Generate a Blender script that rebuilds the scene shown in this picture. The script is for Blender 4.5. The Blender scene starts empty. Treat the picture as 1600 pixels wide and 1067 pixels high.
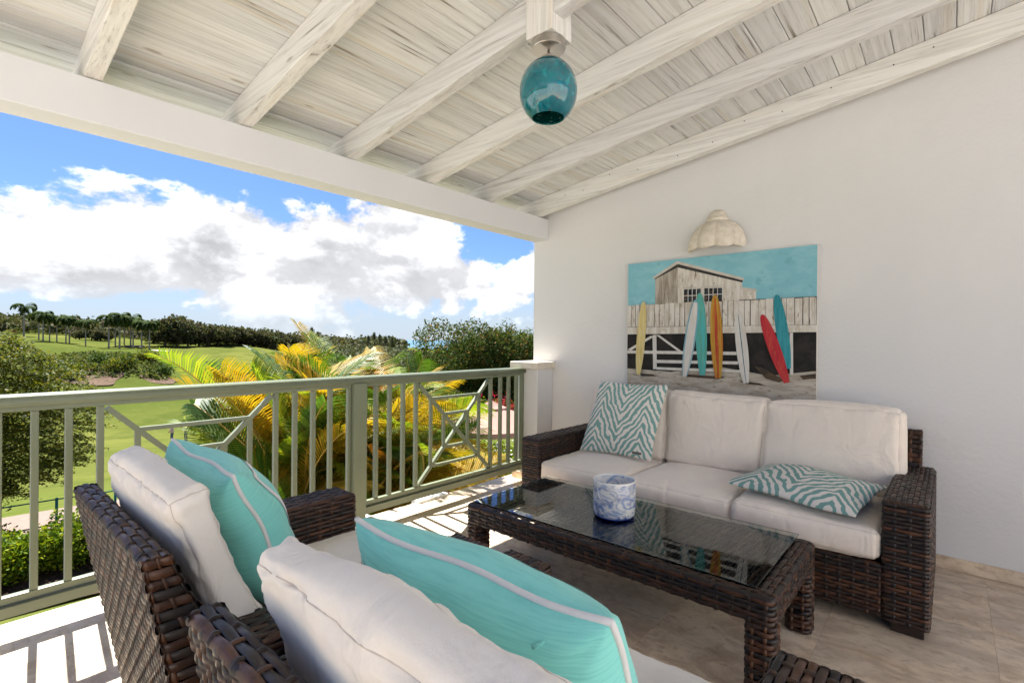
import bpy, bmesh, math, random
import numpy as np
from mathutils import Vector, Matrix, noise as mnoise
D = bpy.data
SC = bpy.context.scene
COL = SC.collection
rng = np.random.default_rng(7)
random.seed(7)
rad = math.radians

# ------------------------------------------------------------------ camera
cam = D.cameras.new("camera"); cam_o = D.objects.new("camera", cam); COL.objects.link(cam_o)
cam.sensor_width = 36.0; cam.lens = 783.58 / 1600 * 36; cam.clip_start = 0.05; cam.clip_end = 60000
yaw, pitch, roll = rad(41.2287), rad(-0.0884), rad(0.4619)
fw = Vector((math.cos(yaw)*math.cos(pitch), math.sin(yaw)*math.cos(pitch), math.sin(pitch)))
rt = Vector((math.sin(yaw), -math.cos(yaw), 0)); up = rt.cross(fw)
r2 = rt*math.cos(roll) + up*math.sin(roll); u2 = up*math.cos(roll) - rt*math.sin(roll)
EYE = 1.36
cam_o.matrix_world = Matrix(((r2.x, u2.x, -fw.x, 0), (r2.y, u2.y, -fw.y, 0), (r2.z, u2.z, -fw.z, EYE), (0, 0, 0, 1)))
SC.camera = cam_o

# ------------------------------------------------------------------ sky, sun, exposure
SUN_EL, SUN_AZ = rad(59.3), rad(84.2)          # azimuth measured from +X towards +Y
w = D.worlds.new("World"); SC.world = w; w.use_nodes = True
nt = w.node_tree; nt.nodes.clear()
def wn(t, **k):
    n = nt.nodes.new(t)
    for a, b in k.items(): setattr(n, a, b)
    return n
def wl(a, b): nt.links.new(a, b)
def wmath(op, a, b=None, c=None, clamp=False):
    n = wn('ShaderNodeMath', operation=op, use_clamp=clamp)
    for i, x in enumerate((a, b, c)):
        if x is None: continue
        if hasattr(x, 'is_linked'): wl(x, n.inputs[i])
        else: n.inputs[i].default_value = x
    return n.outputs[0]
def wmap(x, a, b, c, d, kind='SMOOTHSTEP'):
    n = wn('ShaderNodeMapRange', interpolation_type=kind)
    wl(x, n.inputs[0])
    for i, v in enumerate((a, b, c, d)): n.inputs[i+1].default_value = v
    return n.outputs[0]
out = wn('ShaderNodeOutputWorld'); bg = wn('ShaderNodeBackground'); wl(bg.outputs[0], out.inputs[0])
bg.inputs[1].default_value = 0.1
sky = wn('ShaderNodeTexSky', sky_type='NISHITA', sun_disc=False, sun_elevation=SUN_EL, sun_rotation=math.pi/2 - SUN_AZ,
         air_density=1.0, dust_density=0.6, ozone_density=1.6, altitude=30)
tc = wn('ShaderNodeTexCoord')
sp = wn('ShaderNodeSeparateXYZ'); wl(tc.outputs['Generated'], sp.inputs[0])
el = sp.outputs[2]
mp = wn('ShaderNodeMapping'); wl(tc.outputs['Generated'], mp.inputs[0])
mp.inputs['Location'].default_value = (6.1, 0.4, 4.3); mp.inputs['Scale'].default_value = (1.0, 1.0, 1.55)
mp2 = wn('ShaderNodeMapping'); wl(mp.outputs[0], mp2.inputs[0])
mp2.inputs['Location'].default_value = (0.008, 0.022, 0.045)
def wnoise(v, scale, det, rough, dist=0.0):
    n = wn('ShaderNodeTexNoise'); wl(v.outputs[0], n.inputs['Vector'])
    n.inputs['Scale'].default_value = scale; n.inputs['Detail'].default_value = det
    n.inputs['Roughness'].default_value = rough; n.inputs['Distortion'].default_value = dist
    return n.outputs['Fac']
n1 = wnoise(mp, 4.3, 14, 0.60, 0.12)
n2 = wnoise(mp2, 4.3, 7, 0.56, 0.12)
n3 = wnoise(mp, 9.0, 8, 0.6)
# cover: a broad bank of cumulus low over the horizon all the way round, thinner higher up
cov = wmath('ADD', wmap(el, 0.015, 0.10, -0.05, 0.09), wmap(el, 0.13, 0.34, 0.0, -0.17))
dens = wmath('ADD', n1, cov)
mask = wmap(dens, 0.50, 0.56, 0.0, 1.0)
shade = wmap(wmath('SUBTRACT', n1, n2), -0.07, 0.09, 0.0, 1.0)
thick = wmap(dens, 0.56, 0.80, 1.0, 0.55)
lum = wmath('MULTIPLY', wmath('ADD', 0.60, wmath('MULTIPLY', shade, 0.55)), wmath('ADD', wmath('MULTIPLY', thick, 0.6), 0.4))
lum = wmath('MULTIPLY', lum, wmap(n3, 0.3, 0.7, 0.92, 1.06))
CLOUD = 2.95
def wrgb(fac, c):
    n = wn('ShaderNodeVectorMath', operation='SCALE'); n.inputs[0].default_value = c; wl(fac, n.inputs['Scale']); return n.outputs[0]
ccol = wrgb(wmath('MULTIPLY', lum, CLOUD), (0.98, 0.99, 1.02))
def wmix(f, a, b):
    n = wn('ShaderNodeMix', data_type='RGBA'); wl(f, n.inputs[0]); 
    for s, x in ((n.inputs[6], a), (n.inputs[7], b)):
        if hasattr(x, 'is_linked'): wl(x, s)
        else: s.default_value = x
    return n.outputs[2]
hz = wmap(el, 0.0, 0.17, 0.85, 0.0)
skyc = wn('ShaderNodeVectorMath', operation='MULTIPLY'); wl(sky.outputs[0], skyc.inputs[0]); skyc.inputs[1].default_value = (0.18, 0.24, 0.37)
base = wmix(hz, skyc.outputs[0], (1.5, 1.72, 1.95, 1))
veil = wmap(el, 0.0, 0.10, 0.25, 1.0)
wl(wmix(wmath('MULTIPLY', mask, veil), base, ccol), bg.inputs[0])

sl = D.lights.new("sun", 'SUN'); so = D.objects.new("sun", sl); COL.objects.link(so)
sl.energy = 4.2; sl.angle = rad(0.53); sl.color = (1.0, 0.98, 0.945)
sd = Vector((math.cos(SUN_AZ)*math.cos(SUN_EL), math.sin(SUN_AZ)*math.cos(SUN_EL), math.sin(SUN_EL)))
so.rotation_euler = sd.to_track_quat('Z', 'Y').to_euler(); so.location = sd*30
SC.view_settings.view_transform = 'Standard'; SC.view_settings.look = 'None'
SC.view_settings.gamma = 1.0; SC.view_settings.use_curve_mapping = False
SC.view_settings.exposure = 2.2
SC.cycles.max_bounces = 10; SC.cycles.diffuse_bounces = 6; SC.cycles.glossy_bounces = 4; SC.cycles.transmission_bounces = 6
SC.cycles.transparent_max_bounces = 6; SC.cycles.sample_clamp_indirect = 6.0
SC.cycles.caustics_reflective = False; SC.cycles.caustics_refractive = False

# ------------------------------------------------------------------ materials
class M:
    def __init__(s, name, color=(.5, .5, .5), rough=.6, spec=.5, metal=0., coat=0., trans=0., ior=1.45):
        s.m = D.materials.new(name); s.m.use_nodes = True; s.nt = s.m.node_tree
        s.b = s.nt.nodes['Principled BSDF']
        s.set('Base Color', (*color, 1)); s.set('Roughness', rough); s.set('Specular IOR Level', spec); s.set('Metallic', metal)
        s.set('Coat Weight', coat); s.set('Transmission Weight', trans); s.set('IOR', ior); s._c = {}
    def set(s, k, v):
        i = s.b.inputs[k]
        if hasattr(v, 'is_linked'): s.nt.links.new(v, i)
        else: i.default_value = v
    def n(s, t, **k):
        x = s.nt.nodes.new(t)
        for a, b in k.items(): setattr(x, a, b)
        return x
    def plug(s, v, i):
        if hasattr(v, 'is_linked'): s.nt.links.new(v, i)
        elif isinstance(v, tuple) and len(v) == 3 and i.type == 'RGBA': i.default_value = (*v, 1)
        else: i.default_value = v
    def co(s, kind='Object'):
        if kind == 'Pos':
            if 'g' not in s._c: s._c['g'] = s.n('ShaderNodeNewGeometry')
            return s._c['g'].outputs['Position']
        if 'tc' not in s._c: s._c['tc'] = s.n('ShaderNodeTexCoord')
        return s._c['tc'].outputs[kind]
    def island(s):
        if 'g' not in s._c: s._c['g'] = s.n('ShaderNodeNewGeometry')
        return s._c['g'].outputs['Random Per Island']
    def rand(s):
        if 'oi' not in s._c: s._c['oi'] = s.n('ShaderNodeObjectInfo')
        return s._c['oi'].outputs['Random']
    def scale(s, v, sc, off=None):
        x = s.n('ShaderNodeVectorMath', operation='MULTIPLY'); s.plug(v, x.inputs[0]); x.inputs[1].default_value = sc
        if off is None: return x.outputs[0]
        y = s.n('ShaderNodeVectorMath', operation='ADD'); s.plug(x.outputs[0], y.inputs[0])
        if hasattr(off, 'is_linked'):
            z = s.n('ShaderNodeVectorMath', operation='SCALE'); z.inputs[0].default_value = (37., 19., 53.); s.plug(off, z.inputs['Scale']); s.plug(z.outputs[0], y.inputs[1])
        else: y.inputs[1].default_value = off
        return y.outputs[0]
    def noise(s, v, scale=1., det=4, rough=.5, dist=0., col=False):
        x = s.n('ShaderNodeTexNoise'); s.plug(v, x.inputs['Vector'])
        x.inputs['Scale'].default_value = scale; x.inputs['Detail'].default_value = det
        x.inputs['Roughness'].default_value = rough; x.inputs['Distortion'].default_value = dist
        return x.outputs['Color' if col else 'Fac']
    def math(s, op, a, b=None, c=None, clamp=False):
        x = s.n('ShaderNodeMath', operation=op, use_clamp=clamp)
        for i, q in enumerate((a, b, c)):
            if q is not None: s.plug(q, x.inputs[i])
        return x.outputs[0]
    def map(s, v, a, b, c=0., d=1., kind='SMOOTHSTEP'):
        x = s.n('ShaderNodeMapRange', interpolation_type=kind); s.plug(v, x.inputs[0])
        for i, q in enumerate((a, b, c, d)): x.inputs[i+1].default_value = q
        return x.outputs[0]
    def mix(s, f, a, b, blend='MIX'):
        x = s.n('ShaderNodeMix', data_type='RGBA', blend_type=blend); s.plug(f, x.inputs[0]); s.plug(a, x.inputs[6]); s.plug(b, x.inputs[7])
        return x.outputs[2]
    def ramp(s, f, stops):
        x = s.n('ShaderNodeValToRGB'); s.plug(f, x.inputs[0]); e = x.color_ramp.elements
        while len(e) < len(stops): e.new(0.5)
        for q, (p, c) in zip(e, stops): q.position = p; q.color = (*c, 1)
        return x.outputs[0]
    def bump(s, h, strength=.3, dist=.01):
        x = s.n('ShaderNodeBump'); s.plug(h, x.inputs['Height']); x.inputs['Strength'].default_value = strength; x.inputs['Distance'].default_value = dist
        s.nt.links.new(x.outputs[0], s.b.inputs['Normal']); return x
    def sep(s, v):
        x = s.n('ShaderNodeSeparateXYZ'); s.plug(v, x.inputs[0]); return x.outputs

MAT = {}
def wood(name, axis, base=(.68, .705, .725), dark=(.355, .345, .33)):
    m = M(name, rough=.62, spec=.3)
    sc = {'x': (1.2, 38, 38), 'y': (38, 1.2, 38), 'z': (38, 38, 1.2)}[axis]
    v = m.scale(m.co('Pos'), sc, m.rand())
    a = m.noise(v, 1.0, 6, .62, .35)
    b = m.noise(v, 3.3, 4, .6)
    big = m.noise(m.scale(m.co('Pos'), (1.3, 1.3, 1.3), m.rand()), 1.0, 2)
    c = m.mix(m.map(a, .40, .66), tuple(x*1.05 for x in base), tuple(.70*x+.30*y for x, y in zip(base, dark)))
    c = m.mix(m.math('MULTIPLY', m.map(b, .57, .70), .55), c, dark)
    streak = m.math('MULTIPLY', m.map(a, .60, .68), m.map(big, .47, .58))
    c = m.mix(m.math('MULTIPLY', streak, .8), c, (.15, .125, .09))
    c = m.mix(m.math('MULTIPLY', m.map(m.noise(v, .35, 2), .57, .7), .28), c, (.56, .46, .30))
    vo = m.n('ShaderNodeTexVoronoi'); ks = {'x': (2.2, 8, 8), 'y': (8, 2.2, 8), 'z': (8, 8, 2.2)}[axis]
    m.plug(m.scale(m.co('Pos'), ks, m.rand()), vo.inputs['Vector']); vo.inputs['Scale'].default_value = 1.0
    kn = m.math('MULTIPLY', m.map(vo.outputs['Distance'], .05, .12, 1, 0), m.map(m.sep(vo.outputs['Color'])[0], .62, .66))
    c = m.mix(m.math('MULTIPLY', kn, .55), c, (.20, .17, .13))
    hue = m.mix(m.map(m.rand(), 0, 1, 0, 1, 'LINEAR'), (.86, .855, .85), (1.04, 1.025, .985))
    m.set('Base Color', m.mix(1.0, c, hue, 'MULTIPLY'))
    m.bump(m.math('ADD', a, m.math('MULTIPLY', b, .4)), .35, .004)
    return m.m
MAT['board'] = wood('whitewashed_boards', 'x')
MAT['rafter'] = wood('whitewashed_rafter', 'y', base=(.69, .70, .70))
MAT['post_wood'] = wood('whitewashed_post', 'z', base=(.70, .70, .69))

m = M('white_plaster', (.70, .69, .675), .75, .25)
p = m.co('Pos'); a = m.noise(p, 46, 5, .6); b = m.noise(p, 1.3, 3)
m.set('Base Color', m.mix(m.map(b, .35, .65), (.668, .664, .652), (.645, .643, .634)))
m.bump(m.math('ADD', a, m.math('MULTIPLY', m.noise(p, 8, 3), 1.6)), .42, .005); MAT['plaster'] = m.m
m = M('beam_paint', (.665, .675, .69), .55, .3); m.bump(m.noise(m.co('Pos'), 22, 4), .12, .004); MAT['beam'] = m.m
m = M('dark_gap', (.05, .035, .025), .9, .1); MAT['gap'] = m.m

m = M('coral_stone', (.66, .60, .50), .8, .2)
p = m.co('Pos'); a = m.noise(p, 60, 5, .7); b = m.noise(p, 9, 4)
m.set('Base Color', m.mix(m.map(b, .35, .65), (.70, .64, .54), (.62, .55, .44))); m.bump(a, .4, .006); MAT['coral'] = m.m

def marble(name, tint=1.0):
    m = M(name, rough=.34, spec=.42)
    v = m.scale(m.co('Pos'), (6.6, 3.6, 6.0), m.rand())
    a = m.noise(v, 1.3, 8, .62, .7); b = m.noise(v, 4.5, 6, .65, .5); g = m.noise(v, .5, 3)
    c = m.mix(m.map(a, .36, .64), (.76, .62, .45), (.50, .37, .25))
    c = m.mix(m.math('MULTIPLY', m.map(b, .50, .70), .60), c, (.32, .215, .135))
    c = m.mix(m.math('MULTIPLY', m.map(m.noise(v, 5, 7, .7, 1.6), .54, .72), .45), c, (.70, .62, .50))
    c = m.mix(m.math('MULTIPLY', m.map(m.noise(v, 11, 5, .7, .8), .62, .74), .5), c, (.20, .125, .08))
    c = m.mix(m.math('MULTIPLY', m.map(g, .4, .65), .35), c, (.43, .385, .325))
    hue = m.mix(m.rand(), (.975*tint, .975*tint, .975*tint), (1.02*tint, 1.02*tint, 1.01*tint))
    m.set('Base Color', m.mix(1.0, c, hue, 'MULTIPLY'))
    m.set('Roughness', m.map(b, .3, .7, .28, .48)); m.bump(b, .08, .003)
    return m.m
MAT['marble'] = marble('travertine_tile')
MAT['skirt'] = marble('travertine_skirting', 1.02)
m = M('tile_joint', (.56, .45, .33), .9, .1); MAT['joint'] = m.m

m = M('sage_paint', (.19, .215, .142), .36, .45)
b = m.noise(m.co('Pos'), 3.0, 3); m.set('Base Color', m.mix(m.map(b, .3, .7), (.162, .186, .120), (.180, .205, .134)))
m.bump(m.noise(m.co('Pos'), 60, 3), .06, .002); MAT['sage'] = m.m

m = M('wicker', rough=.36, spec=.45)
i = m.island(); ng = m.noise(m.co('Object'), 22, 3, .6)
c = m.ramp(i, [(0.0, (.011, .008, .007)), (.34, (.019, .012, .009)), (.56, (.034, .016, .009)), (.80, (.066, .026, .012)), (1.0, (.10, .040, .017))])
c = m.mix(m.map(ng, .35, .7, 0, .6), c, (.016, .011, .009)); m.set('Base Color', c)
m.set('Roughness', m.map(ng, .3, .7, .32, .58)); m.bump(m.noise(m.co('Object'), 120, 2), .10, .002); MAT['wicker'] = m.m
MAT['wicker_top'] = MAT['wicker'].copy(); MAT['wicker_top'].node_tree.nodes['Principled BSDF'].inputs['Specular IOR Level'].default_value = .12
m = M('wicker_core', (.006, .0045, .004), .9, .1); MAT['core'] = m.m
m = M('dark_foot', (.03, .02, .015), .5, .3); MAT['foot'] = m.m

def fabric(name, c1, c2, sc=420, bump=.25):
    m = M(name, rough=.92, spec=.15)
    m.set('Sheen Weight', .25); m.set('Sheen Roughness', .5)
    p = m.co('Pos'); a = m.noise(p, 5, 4, .6); b = m.noise(p, sc, 2, .6); mo = m.noise(p, 28, 4, .6)
    c = m.mix(m.map(a, .3, .7), c1, c2)
    c = m.mix(m.map(b, .3, .7, 0, .16), c, tuple(x*.72 for x in c1)); c = m.mix(m.map(mo, .45, .75, 0, .12), c, tuple(x*.8 for x in c1))
    fold = m.noise(m.scale(p, (7, 7, 4.5)), 1, 3, .5, 1.1)
    m.set('Base Color', c); x = m.bump(b, bump, .0015); y = m.n('ShaderNodeBump'); m.plug(fold, y.inputs['Height']); y.inputs['Strength'].default_value = .42; y.inputs['Distance'].default_value = .035
    m.nt.links.new(y.outputs[0], x.inputs['Normal']); return m.m
MAT['cushion'] = fabric('beige_canvas', (.80, .715, .62), (.76, .675, .585))
MAT['cushion2'] = fabric('grey_canvas', (.80, .755, .685), (.76, .71, .635))
MAT['seam'] = M('seam_thread', (.56, .50, .435), .9, .1).m
MAT['cord'] = fabric('white_cord', (.72, .71, .69), (.68, .67, .65), 700)
m = M('teal_slub', rough=.88, spec=.15)
m.set('Sheen Weight', .2)
uv = m.co('UV'); v = m.scale(uv, (5, 150, 1)); a = m.noise(v, 1, 4, .6); b = m.noise(m.scale(uv, (380, 380, 1)), 1, 2)
c = m.mix(m.map(a, .38, .70), (.25, .68, .61), (.19, .58, .525)); c = m.mix(m.map(b, .45, .8, 0, .3), c, (.30, .70, .65)); m.set('Base Color', c)
m.bump(m.math('ADD', a, m.math('MULTIPLY', b, .6)), .3, .0015); MAT['teal'] = m.m
MAT['ribbon'] = fabric('white_ribbon', (.74, .74, .74), (.68, .68, .69), 500)
MAT['tag'] = M('brown_tag', (.12, .10, .085), .8, .2).m

m = M('zebra_print', rough=.9, spec=.15)
u, vv, _ = m.sep(m.co('UV'))[:3]
nz = m.noise(m.scale(m.co('UV'), (3.2, 3.2, 1)), 1, 3, .5); nz2 = m.noise(m.scale(m.co('UV'), (9, 9, 1)), 1, 2)
tri = m.math('PINGPONG', m.math('ADD', u, .14), .32)
ph = m.math('ADD', m.math('MULTIPLY', vv, 16.5), m.math('MULTIPLY', tri, -25.0))
ph = m.math('ADD', ph, m.math('ADD', m.math('MULTIPLY', nz, 5.0), m.math('MULTIPLY', nz2, 1.8)))
st = m.math('SINE', m.math('MULTIPLY', ph, math.pi*1.0))
wdt = m.math('MULTIPLY', m.math('SUBTRACT', m.noise(m.scale(m.co('UV'), (5, 5, 1)), 1, 2), .5), 1.6)
f = m.map(m.math('ADD', st, wdt), -.10, .10)
c = m.mix(f, (.70, .655, .60), (.155, .315, .285)); b = m.noise(m.scale(m.co('UV'), (420, 420, 1)), 1, 2)
m.set('Base Color', m.mix(m.map(b, .35, .75, 0, .2), c, (.45, .50, .47))); m.bump(b, .25, .0015); MAT['zebra'] = m.m

m = M('table_glass', (.86, .92, .90), .012, .5, trans=1.0, ior=1.24); MAT['glass'] = m.m
m = M('blue_marbled_ceramic', rough=.10, spec=.5, coat=.5)
p = m.co('Object'); wv = m.noise(m.scale(p, (1, 1, 1.5)), 6, 5, .6, 3.2); q = m.noise(m.scale(p, (1, 1, 1.9), (2., 0, 0)), 9, 7, .65, 4.5)
z = m.sep(p)[2]
c = m.mix(m.map(q, .44, .62), (.68, .675, .64), (.22, .31, .51)); c = m.mix(m.math('MULTIPLY', m.map(wv, .54, .62, 0, .75), m.map(z, .02, .11, 1, .45)), c, (.045, .09, .30))
c = m.mix(m.map(wv, .33, .46, .85, 0), c, (.68, .675, .64))
c = m.mix(m.map(m.math('ADD', z, m.math('MULTIPLY', q, .02)), .014, .026, 1, 0), c, (.018, .055, .36))
c = m.mix(m.map(z, .122, .127), c, (.74, .73, .69)); m.set('Base Color', c); MAT['mug'] = m.m

m = M('brushed_nickel', (.56, .53, .49), .28, .5, metal=1.0); m.bump(m.noise(m.scale(m.co('Object'), (9, 9, 300)), 1, 2), .1, .001); MAT['nickel'] = m.m
m = M('teal_glass', rough=.03, spec=.6, coat=.6)
p = m.co('Object'); a = m.noise(p, 7, 3); s1 = m.noise(p, 95, 2, .5); s2 = m.noise(m.scale(p, (1, 1, 1), (5., 3., 1.)), 140, 2, .5)
c = m.mix(m.map(a, .35, .65), (.005, .105, .14), (.008, .16, .20))
c = m.mix(m.map(m.noise(p, 16, 5, .65, 1.5), .52, .70, 0, .75), c, (.02, .30, .33))
c = m.mix(m.map(m.noise(m.scale(p, (1, 1, 1), (9., 2., 4.)), 30, 4, .65, .8), .56, .70, 0, .7), c, (.002, .05, .075))
c = m.mix(m.map(s1, .67, .72), c, (.10, .028, .012)); c = m.mix(m.map(s2, .68, .72), c, (.004, .03, .07)); m.set('Base Color', c); MAT['teal_glass'] = m.m
m = M('dark_teal_glass', rough=.06, spec=.6)
m.set('Base Color', m.mix(m.map(m.noise(m.co('Object'), 60, 3), .60, .66), (.003, .085, .08), (.18, .36, .28))); MAT['teal_in'] = m.m
m = M('sandstone', (.60, .52, .41), .85, .2)
p = m.co('Object'); b = m.noise(p, 22, 5, .65); a = m.noise(p, 130, 4, .7)
c = m.mix(m.map(b, .35, .7), (.72, .66, .555), (.60, .53, .43)); c = m.mix(m.map(a, .66, .72), c, (.30, .23, .16)); m.set('Base Color', c); m.bump(a, .5, .004); MAT['sandstone'] = m.m

def paint(name, c1, c2, scale=(30, 30, 8), lo=.4, hi=.62, c3=None):
    m = M(name, rough=.75, spec=.2)
    v = m.scale(m.co('Pos'), scale); a = m.noise(v, 1, 6, .65, .4)
    c = m.mix(m.map(a, lo, hi), c1, c2)
    if c3: c = m.mix(m.map(m.noise(v, 2.1, 4, .6), .60, .68), c, c3)
    m.set('Base Color', c); m.bump(m.noise(m.co('Pos'), 300, 2), .2, .001); return m.m

def leafmat(name, cols, trans=.35, rough=.5):
    m = M(name, rough=rough, spec=.3 if 'frond' in name or 'strap' in name else .08)
    k = len(cols); c = m.ramp(m.island(), [(i/max(1, k-1), q) for i, q in enumerate(cols)])
    m.set('Base Color', c)
    t = m.n('ShaderNodeBsdfTranslucent'); 
    tc_ = m.mix(1.0, c, (1.25, 1.2, .55), 'MULTIPLY'); m.plug(tc_, t.inputs['Color'])
    mx = m.n('ShaderNodeMixShader'); mx.inputs[0].default_value = trans
    o = [x for x in m.nt.nodes if x.type == 'OUTPUT_MATERIAL'][0]
    m.nt.links.new(m.b.outputs[0], mx.inputs[1]); m.nt.links.new(t.outputs[0], mx.inputs[2]); m.nt.links.new(mx.outputs[0], o.inputs[0])
    return m.m
MAT['leaf_feather'] = leafmat('feathery_leaf', [(.020, .036, .008), (.038, .060, .009), (.060, .086, .010), (.095, .118, .012), (.145, .145, .014), (.20, .165, .018)])
MAT['leaf_dark'] = leafmat('dark_leaf', [(.018, .038, .010), (.034, .062, .014), (.058, .096, .020), (.085, .125, .03)], .25, .75)
MAT['leaf_rust'] = leafmat('rusty_leaf', [(.022, .044, .012), (.034, .060, .015), (.046, .076, .018), (.058, .090, .022), (.072, .10, .026), (.085, .10, .03), (.20, .085, .030)], .25, .75)
MAT['leaf_far'] = leafmat('far_leaf', [(.036, .050, .022), (.056, .070, .030), (.078, .086, .040), (.105, .095, .056), (.095, .068, .045)], .2, .9)
MAT['leaf_far2'] = leafmat('far_scrub_leaf', [(.050, .068, .032), (.072, .090, .042), (.10, .108, .055), (.115, .10, .066)], .15, .7)
MAT['leaf_hedge'] = leafmat('hedge_leaf', [(.035, .075, .008), (.08, .14, .010), (.15, .215, .012), (.25, .27, .02)], .35)
MAT['leaf_scrub'] = leafmat('scrub_leaf', [(.040, .062, .016), (.068, .10, .024), (.11, .135, .038), (.15, .15, .07)], .25, .7)
MAT['leaf_strap'] = leafmat('strap_leaf', [(.07, .14, .012), (.14, .22, .015), (.27, .30, .02), (.38, .33, .03)], .35)
MAT['leaf_croton'] = leafmat('croton_leaf', [(.05, .09, .01), (.30, .20, .015), (.42, .26, .02), (.46, .20, .02), (.14, .16, .015)], .35)
MAT['leaf_red'] = leafmat('red_leaf', [(.20, .006, .022), (.32, .010, .035), (.10, .012, .02)], .3)
MAT['flower'] = leafmat('pale_flower', [(.60, .52, .58), (.62, .60, .55), (.50, .36, .50)], .2)
MAT['frond_green'] = leafmat('green_frond', [(.028, .070, .010), (.05, .105, .012), (.085, .145, .018)], .35)
MAT['frond_lime'] = leafmat('lime_frond', [(.09, .16, .012), (.17, .23, .015), (.27, .29, .02)], .40)
MAT['frond_gold'] = leafmat('golden_frond', [(.22, .18, .012), (.34, .22, .012), (.42, .25, .015)], .40)
MAT['frond_orange'] = leafmat('orange_frond', [(.32, .13, .010), (.42, .16, .012), (.30, .16, .02)], .35)
MAT['frond_pale'] = leafmat('pale_frond', [(.13, .16, .06), (.20, .22, .10), (.27, .26, .15)], .25)
MAT['royal'] = leafmat('royal_palm_leaf', [(.03, .058, .016), (.052, .084, .02), (.08, .11, .03)], .25, .8)
m = M('rachis', (.32, .20, .03), .5, .4); MAT['rachis'] = m.m
m = M('bark', (.10, .075, .055), .9, .1); a = m.noise(m.scale(m.co('Object'), (9, 9, 3)), 1, 5); m.set('Base Color', m.mix(a, (.06, .045, .035), (.15, .12, .09))); m.bump(a, .6, .02); MAT['bark'] = m.m
m = M('pale_trunk', (.27, .25, .22), .8, .2); a = m.noise(m.scale(m.co('Object'), (2, 2, 14)), 1, 4); m.set('Base Color', m.mix(a, (.20, .185, .165), (.32, .30, .27))); MAT['trunk_pale'] = m.m

# grass: one sheet, mown fairway bands and rough patches
m = M('turf', rough=1., spec=0.)
p = m.co('Pos'); big = m.noise(m.scale(p, (.02, .02, .0)), 1, 4, .55); mid = m.noise(m.scale(p, (.16, .16, 0)), 1, 5, .6); fine = m.noise(m.scale(p, (6, 6, 2)), 1, 5, .7)
c = m.mix(m.map(big, .38, .62), (.058, .074, .016), (.112, .116, .029)); c = m.mix(m.map(mid, .42, .66, 0, .7), c, (.044, .060, .013)); c = m.mix(m.map(m.noise(m.scale(p, (.9, .35, 0)), 1, 5, .7), .5, .72, 0, .45), c, (.12, .115, .04))
c = m.mix(m.map(fine, .35, .75, 0, .4), c, (.056, .076, .014)); m.set('Base Color', c); m.bump(fine, .3, .03); MAT['turf'] = m.m
m = M('lawn_grass', rough=1., spec=0.)
p = m.co('Pos'); mid = m.noise(m.scale(p, (.8, .8, 0)), 1, 4, .6); fine = m.noise(m.scale(p, (22, 22, 3)), 1, 5, .75)
c = m.mix(m.map(mid, .35, .65), (.076, .096, .019), (.104, .116, .028)); c = m.mix(m.map(fine, .35, .7, 0, .6), c, (.036, .052, .012)); m.set('Base Color', c); m.bump(fine, .4, .02); MAT['lawn'] = m.m
m = M('bare_earth', rough=.95, spec=.1); a = m.noise(m.co('Pos'), 1.6, 6, .65); m.set('Base Color', m.mix(m.map(a, .35, .65), (.07, .045, .028), (.12, .08, .052))); m.bump(a, .6, .2); MAT['earth'] = m.m
m = M('pink_path', rough=.9, spec=.15); a = m.noise(m.co('Pos'), 6, 6, .65); m.set('Base Color', m.mix(m.map(a, .35, .65), (.20, .145, .115), (.16, .115, .09))); m.bump(a, .3, .02); MAT['path'] = m.m
m = M('mulch', rough=.95, spec=.1); a = m.noise(m.co('Pos'), 24, 5, .7); m.set('Base Color', m.mix(m.map(a, .35, .65), (.028, .019, .013), (.085, .055, .038))); m.bump(a, .8, .04); MAT['mulch'] = m.m
m = M('bunker_sand', (.62, .55, .47), .9, .1); MAT['sand'] = m.m
m = M('sea_water', (.06, .13, .19), .8, .1); m.bump(m.noise(m.scale(m.co('Pos'), (.02, .05, 0)), 1, 5), .4, 2.0); MAT['sea'] = m.m
m = M('fence_green', (.012, .115, .095), .4, .4); MAT['fence'] = m.m
m = M('parasol_canvas', (.31, .185, .145), .85, .2); a = m.noise(m.co('Object'), 300, 2); m.bump(a, .2, .002)
MAT['parasol'] = m.m
m = M('white_concrete', (.74, .74, .74), .8, .2); m.bump(m.noise(m.co('Pos'), 40, 4), .3, .004); MAT['concrete'] = m.m
m = M('pale_bounce_paving', (.40, .385, .365), .9, .2); MAT['bounce_paving'] = m.m

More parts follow.
